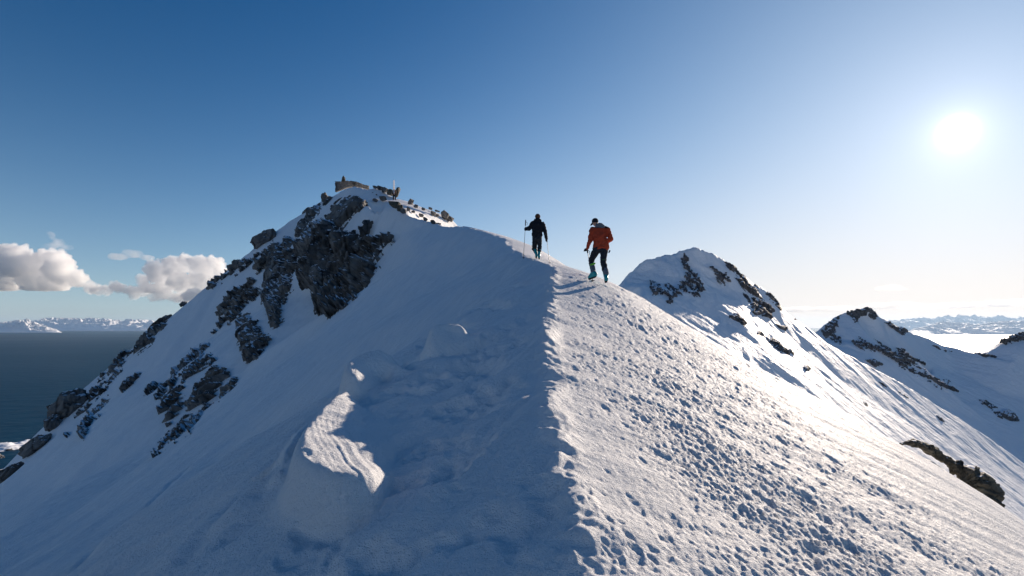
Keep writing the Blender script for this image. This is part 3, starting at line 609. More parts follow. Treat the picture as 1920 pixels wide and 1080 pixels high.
RIGHT = [
 ([(1277,487),(1283,472),(1291,485),(1290,497),(1295,505),(1282,500)], 'dark rock patch just below the snowy right peak', .6),
 ([(1356,486),(1370,493),(1385,503),(1400,518),(1405,532),(1393,528),(1380,515),(1368,505)], 'rocks along the right skyline of the snowy right peak', .5),
 ([(1376,520),(1395,528),(1415,534),(1430,560),(1410,552),(1390,540)], 'middle cluster of rocks on the right peak', .6),
 ([(1425,532),(1441,534),(1456,555),(1464,570),(1474,581),(1462,584),(1450,567),(1436,548)], 'low rocky shoulder on the right skyline of the snowy peak', .4),
 ([(1392,548),(1400,550),(1410,568),(1402,566)], 'small rock on the sunny side of the right peak', .4),
 ([(1425,567),(1440,568),(1453,585),(1440,587),(1430,580)], 'rock group above the smooth sunny flank', .5),
 ([(1216,532),(1232,525),(1240,530),(1262,535),(1255,555),(1235,552),(1222,555)], 'speckled rocks on the shaded side of the right peak', .95),
 ([(1246,572),(1256,550),(1270,536),(1290,520),(1306,513),(1310,525),(1287,536),(1272,552),(1262,570)], 'diagonal row of rocks, shaded side of right peak', .9),
 ([(1362,592),(1378,590),(1394,599),(1410,613),(1395,609),(1376,603)], 'rocks at the edge of shade and sun on the right peak', .5),
 ([(1416,618),(1428,624),(1434,631),(1420,626)], 'tiny rock on the rib below the shade edge', .3),
 ([(1436,632),(1455,639),(1467,649),(1482,657),(1488,664),(1476,666),(1460,656),(1445,645)], 'rocky rib that casts shade on the smooth snow flank', .45),
 ([(1454,607),(1468,609),(1477,613),(1474,620),(1460,616)], 'single rock lump on the sunny flank', .3),
 ([(1283,506),(1308,500),(1322,540),(1303,562),(1284,545)], 'sprinkled stones under the right peak summit', 1.25),
 ([(1330,500),(1352,505),(1372,530),(1355,535),(1338,520)], 'stones beside the sunlit gully of right peak', 1.2),
 ([(1396,560),(1430,566),(1448,596),(1418,592)], 'stones low on the right peak ridge', .9),
 ([(1505,688),(1513,683),(1523,692),(1510,696)], 'lone rock in the middle of the smooth sunny flank', .2),
 ([(1617,752),(1623,753),(1628,762),(1622,760)], 'small dark stone low on the sunny flank', .2),
 ([(1648,716),(1655,718),(1664,727),(1656,724)], 'stone sliver near the upper edge of the sunny flank', .2),
 ([(1678,730),(1690,736),(1704,746),(1692,741)], 'thin row of stones near the upper edge of the sunny flank', .3),
 ([(1754,777),(1763,782),(1774,793),(1762,788)], 'far right stone on the sunny flank', .2),
 ([(1482,586),(1490,592),(1500,603),(1490,600)], 'dark notch of rock on the edge above the sunny flank', .3),
]
for i, (poly, lab, br) in enumerate(RIGHT):
    outcrop(poly, mid_H, mid_H, lab, 180, 520, step=.9, breakup=br, seed=60+i*2, dirn=-38, thick=.0042, bias=.6, material=M_rock_far)
PEAK2 = [
 ([(1538,620),(1560,598),(1576,589),(1574,605),(1562,625),(1548,636)], 'rocky left shoulder of the small dark peak', .5),
 ([(1584,588),(1600,578),(1632,574),(1645,584),(1643,598),(1635,598),(1628,586),(1613,596),(1603,604),(1598,594)], 'rocky cap of the small dark peak', .5),
 ([(1645,590),(1665,600),(1690,612),(1702,622),(1692,627),(1670,613)], 'rocks down the right ridge of the small dark peak', .6),
 ([(1560,630),(1590,636),(1620,633),(1650,643),(1672,653),(1692,653),(1716,668),(1730,685),(1710,692),(1690,687),(1668,674),(1640,658),(1600,654),(1570,645)], 'wide band of speckled rocks under the small dark peak', .9),
 ([(1703,688),(1730,694),(1746,703),(1770,711),(1802,730),(1790,737),(1765,727),(1735,710),(1710,699)], 'rock rib across the shaded corrie', .6),
 ([(1832,747),(1850,750),(1872,764),(1860,768),(1840,757)], 'low end rocks of the rib in the shaded corrie', .5),
 ([(1863,771),(1885,767),(1900,773),(1912,790),(1892,788),(1873,782)], 'dark rock lump at the lower end of the corrie rib', .3),
 ([(1875,640),(1900,627),(1925,618),(1925,637),(1902,641),(1885,643)], 'dark top of the hill at the right edge of the picture', .6),
 ([(1620,672),(1640,674),(1655,684),(1640,686)], 'small rocks in the shade below the speckled band', .5),
 ([(1748,648),(1770,652),(1790,660),(1772,661)], 'dark rocks on the ridge beside the bright saddle', .5),
 ([(1828,662),(1850,664),(1868,669),(1845,670)], 'thin rocks below the saddle on the right', .5),
]
for i, (poly, lab, br) in enumerate(PEAK2):
    outcrop(poly, mid_H, mid_H, lab, 470, 760, step=.9, breakup=br, seed=120+i*2, dirn=-30, bias=.75, thick=.0042, material=M_rock_far)

# ------------------------------------------------------------------ single boulders
def boulder(name, label, px, py, y, w, h, d=None, seed=0, rot=0, m=None, group=None, cat='rock', sub=4, amp=.42):
    """w, h in photo pixels"""
    c = W(px, py, y); sx = w/F*y/2; sz = h/F*y/2; sy = (d or (w+h)/2)/F*y/2
    if sub == 3:      # frost-split block
        r_ = np.random.default_rng(seed); Pn = r_.normal(size=(22, 3)); Pn /= np.linalg.norm(Pn, axis=1)[:, None]; Pn = np.sign(Pn)*np.abs(Pn)**.7*r_.uniform(.75, 1.1, (22, 1))
        bm = bmesh.new(); hull(bm, Pn*np.array([sx, sy, sz])); me = bpy.data.meshes.new(name); bm.to_mesh(me); bm.free(); me.transform(Matrix.Rotation(-rot, 4, 'Y'))
        o = link(name, me, m or M_rock, smooth=False); o.location = c; tag(o, label, cat, group); return o
    bm = bmesh.new(); bmesh.ops.create_icosphere(bm, subdivisions=sub, radius=1)
    V = np.array([v.co for v in bm.verts]); q = V*1.3+seed*3.7
    r = 1+amp*crag3(q, 3, seed)+amp*.5*fbm3(V*2.5+seed, 3, seed)
    V = V*r[:, None]; V = np.sign(V)*np.abs(V)**.8
    cr, sr = math.cos(rot), math.sin(rot)
    for v, p in zip(bm.verts, V):
        X_, Z_ = p[0]*sx, p[2]*sz; v.co = (X_*cr-Z_*sr, p[1]*sy, X_*sr+Z_*cr)
    me = bpy.data.meshes.new(name); bm.to_mesh(me); bm.free()
    o = link(name, me, m or M_rock, smooth=False); o.location = c
    tag(o, label, cat, group); return o
boulder('boulder', 'dark overhanging block that juts from the left skyline', 496, 449, 102, 46, 26, seed=1, rot=.45)
boulder('boulder', 'big smooth boulder on the lower left skyline above the sea', 132, 762, 91, 66, 44, seed=2, rot=.62)
boulder('boulder', 'small boulder just below the big one on the lower left skyline', 100, 794, 88, 24, 28, seed=3, rot=.3)
boulder('boulder', 'dark slanting rock at the foot of the left skyline', 66, 836, 84, 52, 22, seed=4, rot=.75)
boulder('boulder', 'lowest dark rock at the left edge of the slope', 16, 888, 77, 52, 14, seed=5, rot=.78)
boulder('boulder', 'slanting dark rock on the skyline at the height of the sea horizon', 300, 606, 109, 46, 9, seed=6, rot=.62)
boulder('boulder', 'small knob of rock on the left skyline above the horizon', 343, 570, 109, 12, 7, seed=7, rot=.6)
boulder('boulder', 'upright rock at the top of the left skyline below the summit wall', 609, 372, 102, 12, 18, seed=8, rot=.2)
boulder('boulder', 'dark rounded rock on the skyline between summit and overhanging block', 578, 400, 104, 24, 14, seed=9, rot=.7)
boulder('boulder', 'dark flat rock at the upper end of the skyline boulders', 640, 376, 92, 30, 6, seed=10, rot=.5)
sb = [(703,350,10,6),(713,350,16,9),(722,357,12,12),(731,361,13,15),(745,360,8,24),(718,372,16,10),(703,375,12,6),(740,383,26,14),(750,390,14,14),(757,396,14,10),(770,379,12,12),(780,386,10,8),(766,392,8,8),(794,392,10,6),(775,397,8,6),(790,404,12,7),(798,411,10,8),(812,416,12,8),(822,420,12,6),(812,400,12,10),(820,404,8,6),(807,391,9,5),(820,394,12,5),(834,403,18,16),(843,410,16,12),(700,362,6,3),(706,365,4,3)]
for i, (px, py, w, h) in enumerate(sb):
    y = float(np.interp(px, [690, 745, 800, 850], [84, 80, 78, 75]))
    hit = np.nan; dpy = 0
    while np.isnan(hit) and dpy < 30:
        hit = float(ray_hit([px], [py+h/2+dpy], main_base, 52, 115, n=300)[0]); dpy += 1
    if not np.isnan(hit): y = hit; py += max(0, dpy-2)
    lab = {4: 'tall upright rock behind the skier on the summit ridge', 3: 'jagged brown rock left of the skier on the summit ridge', 23: 'end rock of the summit ridge where the snow crest begins', 7: 'rock at the feet of the skier on the summit ridge', 1: 'flat dark rock right of the summit wall'}.get(i)
    boulder('boulder', lab or 'small dark rock poking out of the snow on the summit ridge', px, py, y, w, h, seed=20+i, rot=-.3, sub=3, m=M_rock_near if i in (3, 4, 7, 8) else M_rock, group=None if lab else 'small rocks along the summit ridge')

# rib of rock at the right edge, just over the near skyline
def rock_rib():
    C = [(1688,833,20,3),(1702,831,20,9),(1722,832,20,13),(1745,843,20,14),(1765,857,20,15),(1785,871,20,20),(1808,885,19.8,27),(1830,902,19.6,33),(1847,922,19.3,32),(1854,944,19,22),(1857,962,18.7,8)]
    n = 150; ts = np.linspace(0, len(C)-1, n); A = np.array([W(*c[:3])+(c[3]/F*c[2],) for c in C]); D = np.array([np.interp(ts, np.arange(len(C)), A[:, k]) for k in range(4)]).T
    D[:, 3] *= 1+.35*pn2(ts*2.1, ts*0, 5)+.2*pn2(ts*6, ts*0, 6)
    m_ = 60; PP = np.zeros((n, m_+1, 3)); tan = np.gradient(D[:, :3], axis=0); tan /= np.linalg.norm(tan, axis=1)[:, None]
    for j in range(m_+1):
        a = j/m_*2*math.pi; up = np.array([.35, -.2, .9]); side = np.cross(tan, up); side /= np.linalg.norm(side, axis=1)[:, None]; nn = np.cross(side, tan)
        ca, sa = math.cos(a), math.sin(a); ca = math.copysign(abs(ca)**.6, ca); sa = math.copysign(abs(sa)**.7, sa)
        PP[:, j] = D[:, :3]+(side*ca*1.9+nn*sa*.9)*D[:, 3:4]*.5
    s = .35*crag3(PP*.9, 4, 77)+.22*fbm3(PP*2.2, 3, 79)+.08*fbm3(PP*7, 3, 78); s[:, -1] = s[:, 0]
    dr = PP-D[:, None, :3]; dr /= np.linalg.norm(dr, axis=-1)[..., None]+1e-6
    PP = PP+dr*(s*np.minimum(.55, D[:, None, 3]*1.2))[..., None]
    c = PP.reshape(-1, 3).mean(0); me = grid_mesh('rock', PP-c)
    o = link('rock_outcrop', me, M_rock_near, smooth=False); o.location = c
    tag(o, 'long brown rock rib behind the edge of the trampled snow at right', 'rock')
rock_rib()

# ------------------------------------------------------------------ sea, far shores
def sea():
    m, N, L, b = mat('sea_water'); b.inputs['Base Color'].default_value = (.001, .04, .085, 1); b.inputs['Specular IOR Level'].default_value = .05; b.inputs['Roughness'].default_value = .32; b.inputs['IOR'].default_value = 1.33
    g_ = N.new('ShaderNodeNewGeometry'); nz = N.new('ShaderNodeTexNoise'); nz.inputs['Scale'].default_value = .01; nz.inputs['Detail'].default_value = 6; L.new(g_.outputs['Position'], nz.inputs['Vector'])
    bp = N.new('ShaderNodeBump'); bp.inputs['Distance'].default_value = 12; bp.inputs['Strength'].default_value = .8; L.new(nz.outputs['Fac'], bp.inputs['Height']); L.new(bp.outputs[0], b.inputs['Normal'])
    n2 = N.new('ShaderNodeTexNoise'); n2.inputs['Scale'].default_value = .0003; n2.inputs['Detail'].default_value = 4; L.new(g_.outputs['Position'], n2.inputs['Vector'])
    mr = N.new('ShaderNodeMapRange'); mr.inputs[3].default_value = .42; mr.inputs[4].default_value = .62; L.new(n2.outputs['Fac'], mr.inputs[0]); L.new(mr.outputs[0], b.inputs['Roughness'])
    S = 110000
    n = 12; v = np.linspace(-S, S, n); X_, Y_ = np.meshgrid(v, v)
    o = link('sea', grid_mesh('sea', np.stack([X_, Y_, np.full_like(X_, SEA)], -1)), m); tag(o, kind='structure')
sea()
M_shore = snow_mat('distant_snow', ((.004, 30), (.02, 6)), rough=.7, spec=.2)
def shore(name, a0, a1, dist, depth, hts, seed, rockmix=.4, label=None):
    """a range of mountains: azimuth as photo columns a0..a1, ridge heights hts = [(px, py of the crest)]"""
    t = (np.linspace(a0, a1, 420)-CX)/F; dd = np.linspace(0, depth, 90); T_, D_ = np.meshgrid(t, dd)
    Yw = dist+D_; Xw = T_*Yw; px = T_*F+CX
    hx = [h[0] for h in hts]; hz = [(HY-h[1])/F*(dist+depth*.4)-SEA for h in hts]
    env = np.interp(px, hx, hz); prof = np.sin(np.clip(D_/depth, 0, 1)*math.pi)**.8
    k = (6.0 if px.mean() < 900 else 3.0)/depth
    rn = ridge2(Xw*k, Yw*k, 5, seed, .55); rn = np.clip((rn+.3)/1.9, 0, 1.2)
    Z_ = SEA-10+env*prof*(.35+.75*rn)
    e = sm(0, .04, (px-a0)/(a1-a0))*sm(0, .04, (a1-px)/(a1-a0)); Z_ = SEA-10+(Z_-SEA+10)*e
    o = link(name, grid_mesh(name, np.stack([Xw, Yw, Z_], -1)[:, ::-1]), M_shore); tag(o, kind='structure'); return o
shore('hills', -260, 460, 42000, 9000, [(-260, 608), (0, 606), (60, 602), (90, 598), (200, 600), (290, 602), (460, 606)], 300)
shore('hills', -260, 120, 30000, 3500, [(-260, 612), (-60, 612), (50, 601), (80, 610), (120, 622)], 310)
shore('hills', 1560, 2300, 40000, 8000, [(1560, 607), (1690, 600), (1840, 592), (1900, 596), (2300, 600)], 320)
shore('hills', 1690, 2300, 23000, 5000, [(1690, 622), (1760, 606), (1830, 608), (1900, 604), (2300, 600)], 330)
# low snowy skerries under the left edge
def skerry(px, py, w, h, seed, label):
    y = SEA/((HY-py)/F); c = W(px, py, y); s = y/F
    n = 70; a = np.linspace(-1, 1, n); U, V_ = np.meshgrid(a, a)
    hgt = (1-np.sqrt(U**2+V_**2)+.55*fbm2(U*2.2, V_*2.2, 4, seed))*16-5
    k = y/abs(SEA)
    X_ = c[0]+U*w*s/2; Y_ = y+V_*h*s*k/2
    o = link('skerry', grid_mesh('skerry', np.stack([X_-c[0], Y_-y, np.clip(hgt, -6, 9)], -1)), M_skerry); o.location = (c[0], y, SEA)
    tag(o, label, 'island')
M_skerry = rock_mat('snowy_islet', (.05, .05, .05), (.12, .11, .10), .02, snow=.32, bump=1)
skerry(10, 838, 130, 34, 400, 'long snow covered island in the sea at the left edge')
skerry(8, 887, 26, 10, 410, 'small snowy skerry nearest to the foot of the slope')
skerry(-8, 860, 20, 8, 415, 'tiny skerry cut by the left edge of the picture')
# ------------------------------------------------------------------ air
def haze():
    bm = bmesh.new(); bmesh.ops.create_cube(bm, size=1)
    me = bpy.data.meshes.new('haze'); bm.to_mesh(me); bm.free()
    o = link('haze', me, smooth=False); o.scale = (108000, 60000, 700-(SEA-31)); o.location = (0, 24000, (700+SEA-31)/2)
    m = bpy.data.materials.new('air'); m.use_nodes = True; N = m.node_tree.nodes; N.clear()
    out = N.new('ShaderNodeOutputMaterial'); v = N.new('ShaderNodeVolumePrincipled'); v.inputs['Density'].default_value = 0.9e-5; v.inputs['Color'].default_value = (.55, .76, 1, 1); v.inputs['Anisotropy'].default_value = .35
    m.node_tree.links.new(v.outputs[0], out.inputs['Volume']); me.materials.append(m); tag(o, kind='stuff')
haze()
# ------------------------------------------------------------------ clouds
def sph(n=10, m=7):
    o = [(0, 0, 1), (0, 0, -1)]
    for i in range(1, m):
        for j in range(n):
            a = math.pi*i/m; b = 2*math.pi*j/n; o.append((math.sin(a)*math.cos(b), math.sin(a)*math.sin(b), math.cos(a)))
    return np.array(o)
SPH = sph(); SPH2 = sph(14, 10)
def blob(name, parts, vox, smooth=2, m=None, parent=None, noise=None):
    """parts: (p0, r0, p1, r1) tapered capsules or (c, (rx, ry, rz)) ellipsoids, fused into one skin"""
    bm = bmesh.new()
    for p in parts:
        if len(p) == 4: hull(bm, np.vstack([SPH*p[1]+np.array(p[0]), SPH*p[3]+np.array(p[2])]))
        else: hull(bm, SPH2*np.array(p[1])+np.array(p[0]))
    me = bpy.data.meshes.new(name); bm.to_mesh(me); bm.free()
    o = bpy.data.objects.new(name, me); col.objects.link(o)
    r = o.modifiers.new('r', 'REMESH'); r.mode = 'VOXEL'; r.voxel_size = vox
    if smooth: q = o.modifiers.new('s', 'SMOOTH'); q.iterations = smooth; q.factor = .5
    dg = bpy.context.evaluated_depsgraph_get(); e = o.evaluated_get(dg); me2 = bpy.data.meshes.new_from_object(e)
    bpy.data.objects.remove(o); bpy.data.meshes.remove(me); me2.name = name
    if noise:
        n = len(me2.vertices); V = np.empty(n*3, np.float32); me2.vertices.foreach_get('co', V); V = V.reshape(-1, 3).astype(float)
        N_ = np.empty(n*3, np.float32); me2.vertices.foreach_get('normal', N_); N_ = N_.reshape(-1, 3)
        V += N_*(noise(V))[:, None]; me2.vertices.foreach_set('co', V.astype(np.float32).ravel()); me2.update()
    return link(name, me2, m, parent)
def cloud_mat(name, dens, sc, thr):
    m = bpy.data.materials.new(name); m.use_nodes = True; N = m.node_tree.nodes; L = m.node_tree.links; N.clear()
    out = N.new('ShaderNodeOutputMaterial'); v = N.new('ShaderNodeVolumePrincipled'); v.inputs['Color'].default_value = (1, 1, 1, 1); v.inputs['Anisotropy'].default_value = .3
    g_ = N.new('ShaderNodeNewGeometry'); nz = N.new('ShaderNodeTexNoise'); nz.inputs['Scale'].default_value = sc; nz.inputs['Detail'].default_value = 5; nz.inputs['Roughness'].default_value = .6; L.new(g_.outputs['Position'], nz.inputs['Vector'])
    mr = N.new('ShaderNodeMapRange'); mr.inputs[1].default_value = thr; mr.inputs[2].default_value = thr+.16; mr.inputs[4].default_value = dens; L.new(nz.outputs['Fac'], mr.inputs[0])
    L.new(mr.outputs[0], v.inputs['Density']); L.new(v.outputs[0], out.inputs['Volume']); return m
CLD = 24000.0
def cloud(bl, label, m, flat=545, vox=2.0, seed=0, sq=1.0, sc_=1.0):
    k = CLD/F; parts = []
    cx = np.mean([b[0] for b in bl])
    for b in bl:
        px, py, r = b[:3]; rz = r*(b[3] if len(b) > 3 else 1)
        parts.append((((px-cx)*k, rng.normal(0, r*.5)*k, (HY-py)*k), (r*k, r*k*sq, rz*k)))
    zf = (HY-flat)*k
    def ns(V):
        q = V/k
        return k*sc_*(11.0*np.abs(fbm3(q*.045, 2, seed))+6.5*np.abs(fbm3(q*.13, 3, seed+3))-2.5)
    o = blob('cloud', parts, vox*k, 1, m, noise=ns)
    n = len(o.data.vertices); V = np.empty(n*3, np.float32); o.data.vertices.foreach_get('co', V); V = V.reshape(-1, 3)
    V[:, 2] = np.where(V[:, 2] < zf, zf-(zf-V[:, 2])*.15, V[:, 2]); o.data.vertices.foreach_set('co', V.ravel()); o.data.update()
    o.location = ((cx-CX)*k, CLD, 0); tag(o, label, 'cloud'); return o
CM = cloud_mat('cumulus', .0045, .0016, .30); CB = cloud_mat('bank_cloud', .0035, .0010, .36); CT = cloud_mat('thin_cloud', .0015, .0010, .42)
cloud([(-60,515,40),(-20,500,42),(15,498,34),(42,492,30),(75,500,32),(105,492,22),(128,508,24),(148,522,16),(0,528,26),(60,525,30),(100,530,26),(-90,520,40)], 'large puffy white cloud at the left edge above the sea', CM, 543, seed=500)
cloud([(300,508,18),(330,503,20),(352,492,15),(375,498,20),(398,500,17),(412,508,14),(340,522,26),(380,520,26),(415,525,18),(300,528,22),(265,528,14),(280,536,18),(440,530,22)], 'dark based cumulus cloud behind the left flank of the mountain', CM, 548, seed=510)
cloud([(225,540,16,.5),(195,545,18,.45),(250,545,20,.45),(170,540,14,.5),(300,552,26,.35),(340,556,34,.3),(390,556,34,.3)], 'low grey cloud bridging the two big clouds', CB, 566, seed=520, vox=2.5)
cloud([(95,442,9,.9),(108,455,12,.7),(100,462,14,.5),(122,463,10,.5)], 'small pink wisp above the large left cloud', CT, 475, seed=530, vox=2, sc_=.25)
cloud([(225,482,16,.35),(250,476,18,.45),(272,482,14,.35)], 'small flat pink cloud between the two big clouds', CT, 488, seed=540, vox=2, sc_=.25)
cloud([(1655,541,14,.35),(1675,540,16,.35),(1694,542,8,.35)], 'small bright cloud over the dark peak on the right', CT, 546, seed=550, vox=1.6, sc_=.25, sq=1.5)
cloud([(1500,580,34,.14),(1550,580,34,.14),(1600,578,30,.18),(1640,574,26,.22),(1680,573,30,.2),(1720,577,26,.14)], 'long thin cloud streak behind the small dark peak', CT, 584, seed=560, vox=1.6, sc_=.25, sq=1.5)
cloud([(1800,572,50,.10),(1870,569,50,.12),(1940,566,50,.12)], 'thin warm cloud streak low at the right edge', CT, 577, seed=570, vox=1.8, sc_=.25, sq=1.5)

# ------------------------------------------------------------------ people
def cloth(name, c, rough=.8): return plain(name, c, rough, .2, .5, 60, var=.2)
M_orange = cloth('orange_jacket', (.38, .056, .026)); M_black = cloth('black_shell', (.012, .014, .02)); M_pants = cloth('dark_trousers', (.018, .024, .034))
M_teal = plain('teal_boot_plastic', (.0, .26, .30), .4, .4); M_grey = cloth('grey_hood', (.10, .13, .17)); M_skin = plain('skin', (.5, .3, .22), .6, .3)
M_brown = cloth('brown_beanie', (.10, .045, .025)); M_green = plain('green_band', (.18, .55, .05), .5, .3); M_metal = plain('pole_metal', (.06, .06, .07), .35, .5); M_white = plain('ski_white', (.75, .72, .74), .4, .4)
M_tan = cloth('brown_jacket', (.09, .05, .025)); M_purple = plain('purple_pole', (.10, .05, .12), .4, .4)
def folds(amp, f=9, s=0): return lambda V: amp*fbm3(V*np.array([f, f, f*1.4]), 3, s)
def hand(parts, c, r, dirv):
    """palm, four curled fingers and a thumb as capsules around a grip"""
    c = np.array(c); parts.append((tuple(c), r*.9, tuple(c+np.array(dirv)*r*.6), r*.75))
    for k in range(4):
        b = c+np.array([-r*.9, .3*r, r*(.55-.42*k)]); e = b+np.array([r*.1, r*1.1, -.05*r]); f_ = e+np.array([r*.9, r*.35, 0])
        L_ = (1, 1.08, 1.02, .85)[k]; parts.append((tuple(b), r*.26, tuple(b+(e-b)*L_), r*.24)); parts.append((tuple(b+(e-b)*L_), r*.24, tuple(b+(e-b)*L_+(f_-e)*L_), r*.2))
    t = c+np.array([r*.6, 0, r*.5]); parts.append((tuple(t), r*.3, tuple(t+np.array([r*.3, r*.9, r*.2])), r*.24))
PDZ = []
def person_at(px, py, y, label):
    x_, _, z_ = W(px, py, y); zg = max(float(main_H(np.array([x_+a]), np.array([y+b]))[0]) for a in (-.12, .1) for b in (-.15, .1)) if y < 40 else z_; PDZ.append(zg-z_); t = empty('person', (x_, y, zg)); tag(t, label, 'person'); return t
def boot(parent, ankle, toe_dir, knee, mt, pitch=0., cuff=None):
    a = np.array(ankle, float); d = np.array(toe_dir, float); d /= np.linalg.norm(d)
    up = np.array([0, 0, 1.]); heel = a-d*.075-up*.075; toe = a+d*.165-up*.085
    if pitch: toe = toe-up*pitch; heel = heel+up*pitch*.3
    k = np.array(knee, float); sh = a+(k-a)/np.linalg.norm(k-a)*.22
    o = blob('boot', [(tuple(heel), .052, tuple(toe), .046), (tuple(heel+up*.03), .055, tuple(a), .062), (tuple(a), .065, tuple(sh), .072), (tuple(toe), .046, tuple(a+d*.03), .055)], .012, 1, mt, parent)
    so_ = blob('sole', [(tuple(heel-up*.045), .032, tuple(toe-up*.038), .034)], .012, 1, M_black, o)
    for q in (.25, .7): 
        b = a+(sh-a)*q; blob('buckle', [(tuple(b+np.array([-.05, -.035, 0])), .016, tuple(b+np.array([.05, -.04, 0])), .016)], .008, 0, M_metal, o)
    if cuff is not None: cuff.data.name
    return o
def pole(px0, py0, px1, py1, y, dy, label, m, name='ski_pole', strap=True):
    a = Vector(W(px0, py0, y))+Vector((0, 0, PDZ[-1])); b = Vector(W(px1, py1, y+dy)); b.z = float(main_H(np.array([b.x]), np.array([b.y]))[0])-.03; t = empty(name, b); tag(t, label, 'ski pole')
    v = a-b; L_ = v.length; d = v/L_
    def seg(nm, s0, s1, r, mt, par=t):
        p0 = d*s0*L_; p1 = d*s1*L_; bm = bmesh.new(); hull(bm, np.vstack([SPH*r+np.array(p0), SPH*r+np.array(p1)])); me = bpy.data.meshes.new(nm); bm.to_mesh(me); bm.free(); return link(nm, me, mt, par)
    sh = seg('shaft', 0, .88, .009, m); seg('grip', .87, 1, .019, M_black); seg('tip', -.02, .03, .005, M_metal)
    bm = bmesh.new(); bmesh.ops.create_cone(bm, cap_ends=True, segments=14, radius1=.05, radius2=.045, depth=.014); bmesh.ops.translate(bm, verts=bm.verts, vec=d*.06)
    me = bpy.data.meshes.new('basket'); bm.to_mesh(me); bm.free(); link('basket', me, M_black, t)
    if strap:
        q = d*(L_*.97); blob('strap', [(tuple(q), .008, tuple(q+Vector((.07, -.02, -.07))), .008), (tuple(q+Vector((.07, -.02, -.07))), .008, tuple(q+Vector((.05, 0, -.16))), .008)], .006, 0, M_black, t)
    return t

def person_orange():
    y0 = 15.3; k = y0/F; ox, oy = 1123., 527.
    Z = lambda px, py, d=0.: ((px-ox)*k, d, (oy-py)*k)
    t = person_at(ox, oy, y0, 'person in orange jacket and black cap climbing the sunny side of the ridge')
    hd = Z(1116.3, 412.5, .05); nk = Z(1119, 420, .03); ch = Z(1124, 431, .03); hp = Z(1125.5, 462, 0)
    ls, le, lh = Z(1111.5, 427, .03), Z(1107.2, 446, .02), Z(1101.5, 462.5, .16)
    rs, re, rh = Z(1138.5, 427, .02), Z(1145, 444, -.02), Z(1139, 450, .24)
    lhip, lk, la = Z(1118, 466, .02), Z(1110.5, 484, .26), Z(1114, 507.5, .10)
    rhip, rk, ra = Z(1132.5, 466, -.02), Z(1131, 487, .0), Z(1135, 515, -.14)
    body = [(nk, .055, hd, .06), (ch, (.12, .07, .15)), (ch, .08, hp, .08), (ls, .05, le, .04), (le, .04, lh, .03), (rs, .05, re, .04), (re, .04, rh, .03), (lhip, .065, lk, .045), (lk, .045, la, .04), (rhip, .065, rk, .045), (rk, .045, ra, .04),
            (hd, (.075, .09, .105)), ((hd[0]-.012, hd[1]+.095, hd[2]-.02), (.014, .02, .018)), ((hd[0]-.074, hd[1]-.0, hd[2]-.015), (.012, .02, .03)), ((hd[0]+.074, hd[1], hd[2]-.015), (.012, .02, .03)),
            (Z(1112, 509, .2), .03, la, .035), (Z(1135, 519, .0), .03, ra, .035)]
    hand(body, lh, .042, (-.3, .5, -.3)); blob('body', body, .011, 1, M_skin, t)
    hem = Z(1127.5, 462.5, 0)
    jk = [(ch, (.185, .125, .16)), (Z(1118, 428, .02), .085, Z(1131, 428, .02), .09), (Z(1124.5, 438, .01), (.185, .13, .2)), (Z(1123, 440, .01), .15, Z(1122, 459, 0), .135), (Z(1126, 440, 0), .15, Z(1133, 460, -.01), .14), (Z(1127, 459, 0), (.225, .15, .09)),
          (ls, .082, le, .066), (le, .066, (lh[0]+.02, lh[1]-.03, lh[2]+.03), .046), (rs, .085, re, .070), (re, .070, rh, .05)]
    j = blob('jacket', jk, .012, 2, M_orange, t, folds(.022, 9, 600))
    blob('hood', [(Z(1124, 418.5, -.05), (.10, .085, .045)), (Z(1119, 421, -.05), .05, Z(1130, 421.5, -.06), .05)], .011, 2, M_grey, j, folds(.012, 14, 610))
    blob('shoulder_patch', [(Z(1135, 422.8, -.05), .03, Z(1141.5, 427, -.03), .026)], .01, 1, M_black, j)
    blob('hem_tab', [(Z(1143, 467, -.02), .022, Z(1141.5, 470.5, -.02), .016)], .008, 0, M_black, j)
    blob('pocket_flap', [(Z(1135, 448, -.13), .02, Z(1141, 446, -.11), .02)], .009, 0, M_orange, j)
    tr = blob('trousers', [(Z(1122, 464, 0), (.17, .12, .1)), (Z(1129, 465, 0), (.16, .12, .1)), (lhip, .105, lk, .085), (lk, .085, Z(1112, 493, .2), .068), (rhip, .11, rk, .084), (rk, .082, Z(1133.5, 503, -.08), .08)], .012, 2, M_pants, t, folds(.02, 10, 620))
    blob('gaiter', [(Z(1111.8, 492, .2), .074, Z(1113.6, 505, .12), .07)], .011, 1, M_grey, tr, folds(.014, 16, 630)); blob('gaiter', [(Z(1133.6, 503, -.08), .082, Z(1135, 509, -.12), .078)], .011, 1, M_grey, tr, folds(.014, 16, 631))
    blob('green_band', [(Z(1109.5, 492, .13), .03, Z(1116.5, 489.5, .13), .026)], .008, 0, M_green, tr)
    blob('green_band', [(Z(1128.5, 484.5, -.075), .016, Z(1133, 483, -.075), .016)], .007, 0, plain('dull_green', (.03, .09, .03)), tr)
    boot(t, Z(1114, 507, .12), (-.55, .8, 0), lk, M_teal, .03); boot(t, Z(1135, 516.5, -.13), (.1, 1, 0), rk, M_teal)
    cp = blob('cap', [(Z(1116.3, 410.6, .045), (.092, .105, .082)), (Z(1111, 415.5, .06), .03, Z(1108.8, 417.6, .1), .018)], .009, 2, M_black, t)
    blob('glove', [(lh, .042, (lh[0]-.03, lh[1]+.02, lh[2]-.02), .036)]+[((lh[0]-.03, lh[1]+.02, lh[2]-.02-.0*q), .016, (lh[0]-.065+.006*q, lh[1]+.05, lh[2]-.045+.02*q), .014) for q in range(4)], .008, 1, M_black, t)
    pole(1100.5, 462, 1112, 521.5, y0+.17, .12, 'purple ski pole in the left hand of the person in orange', M_purple)
person_orange()
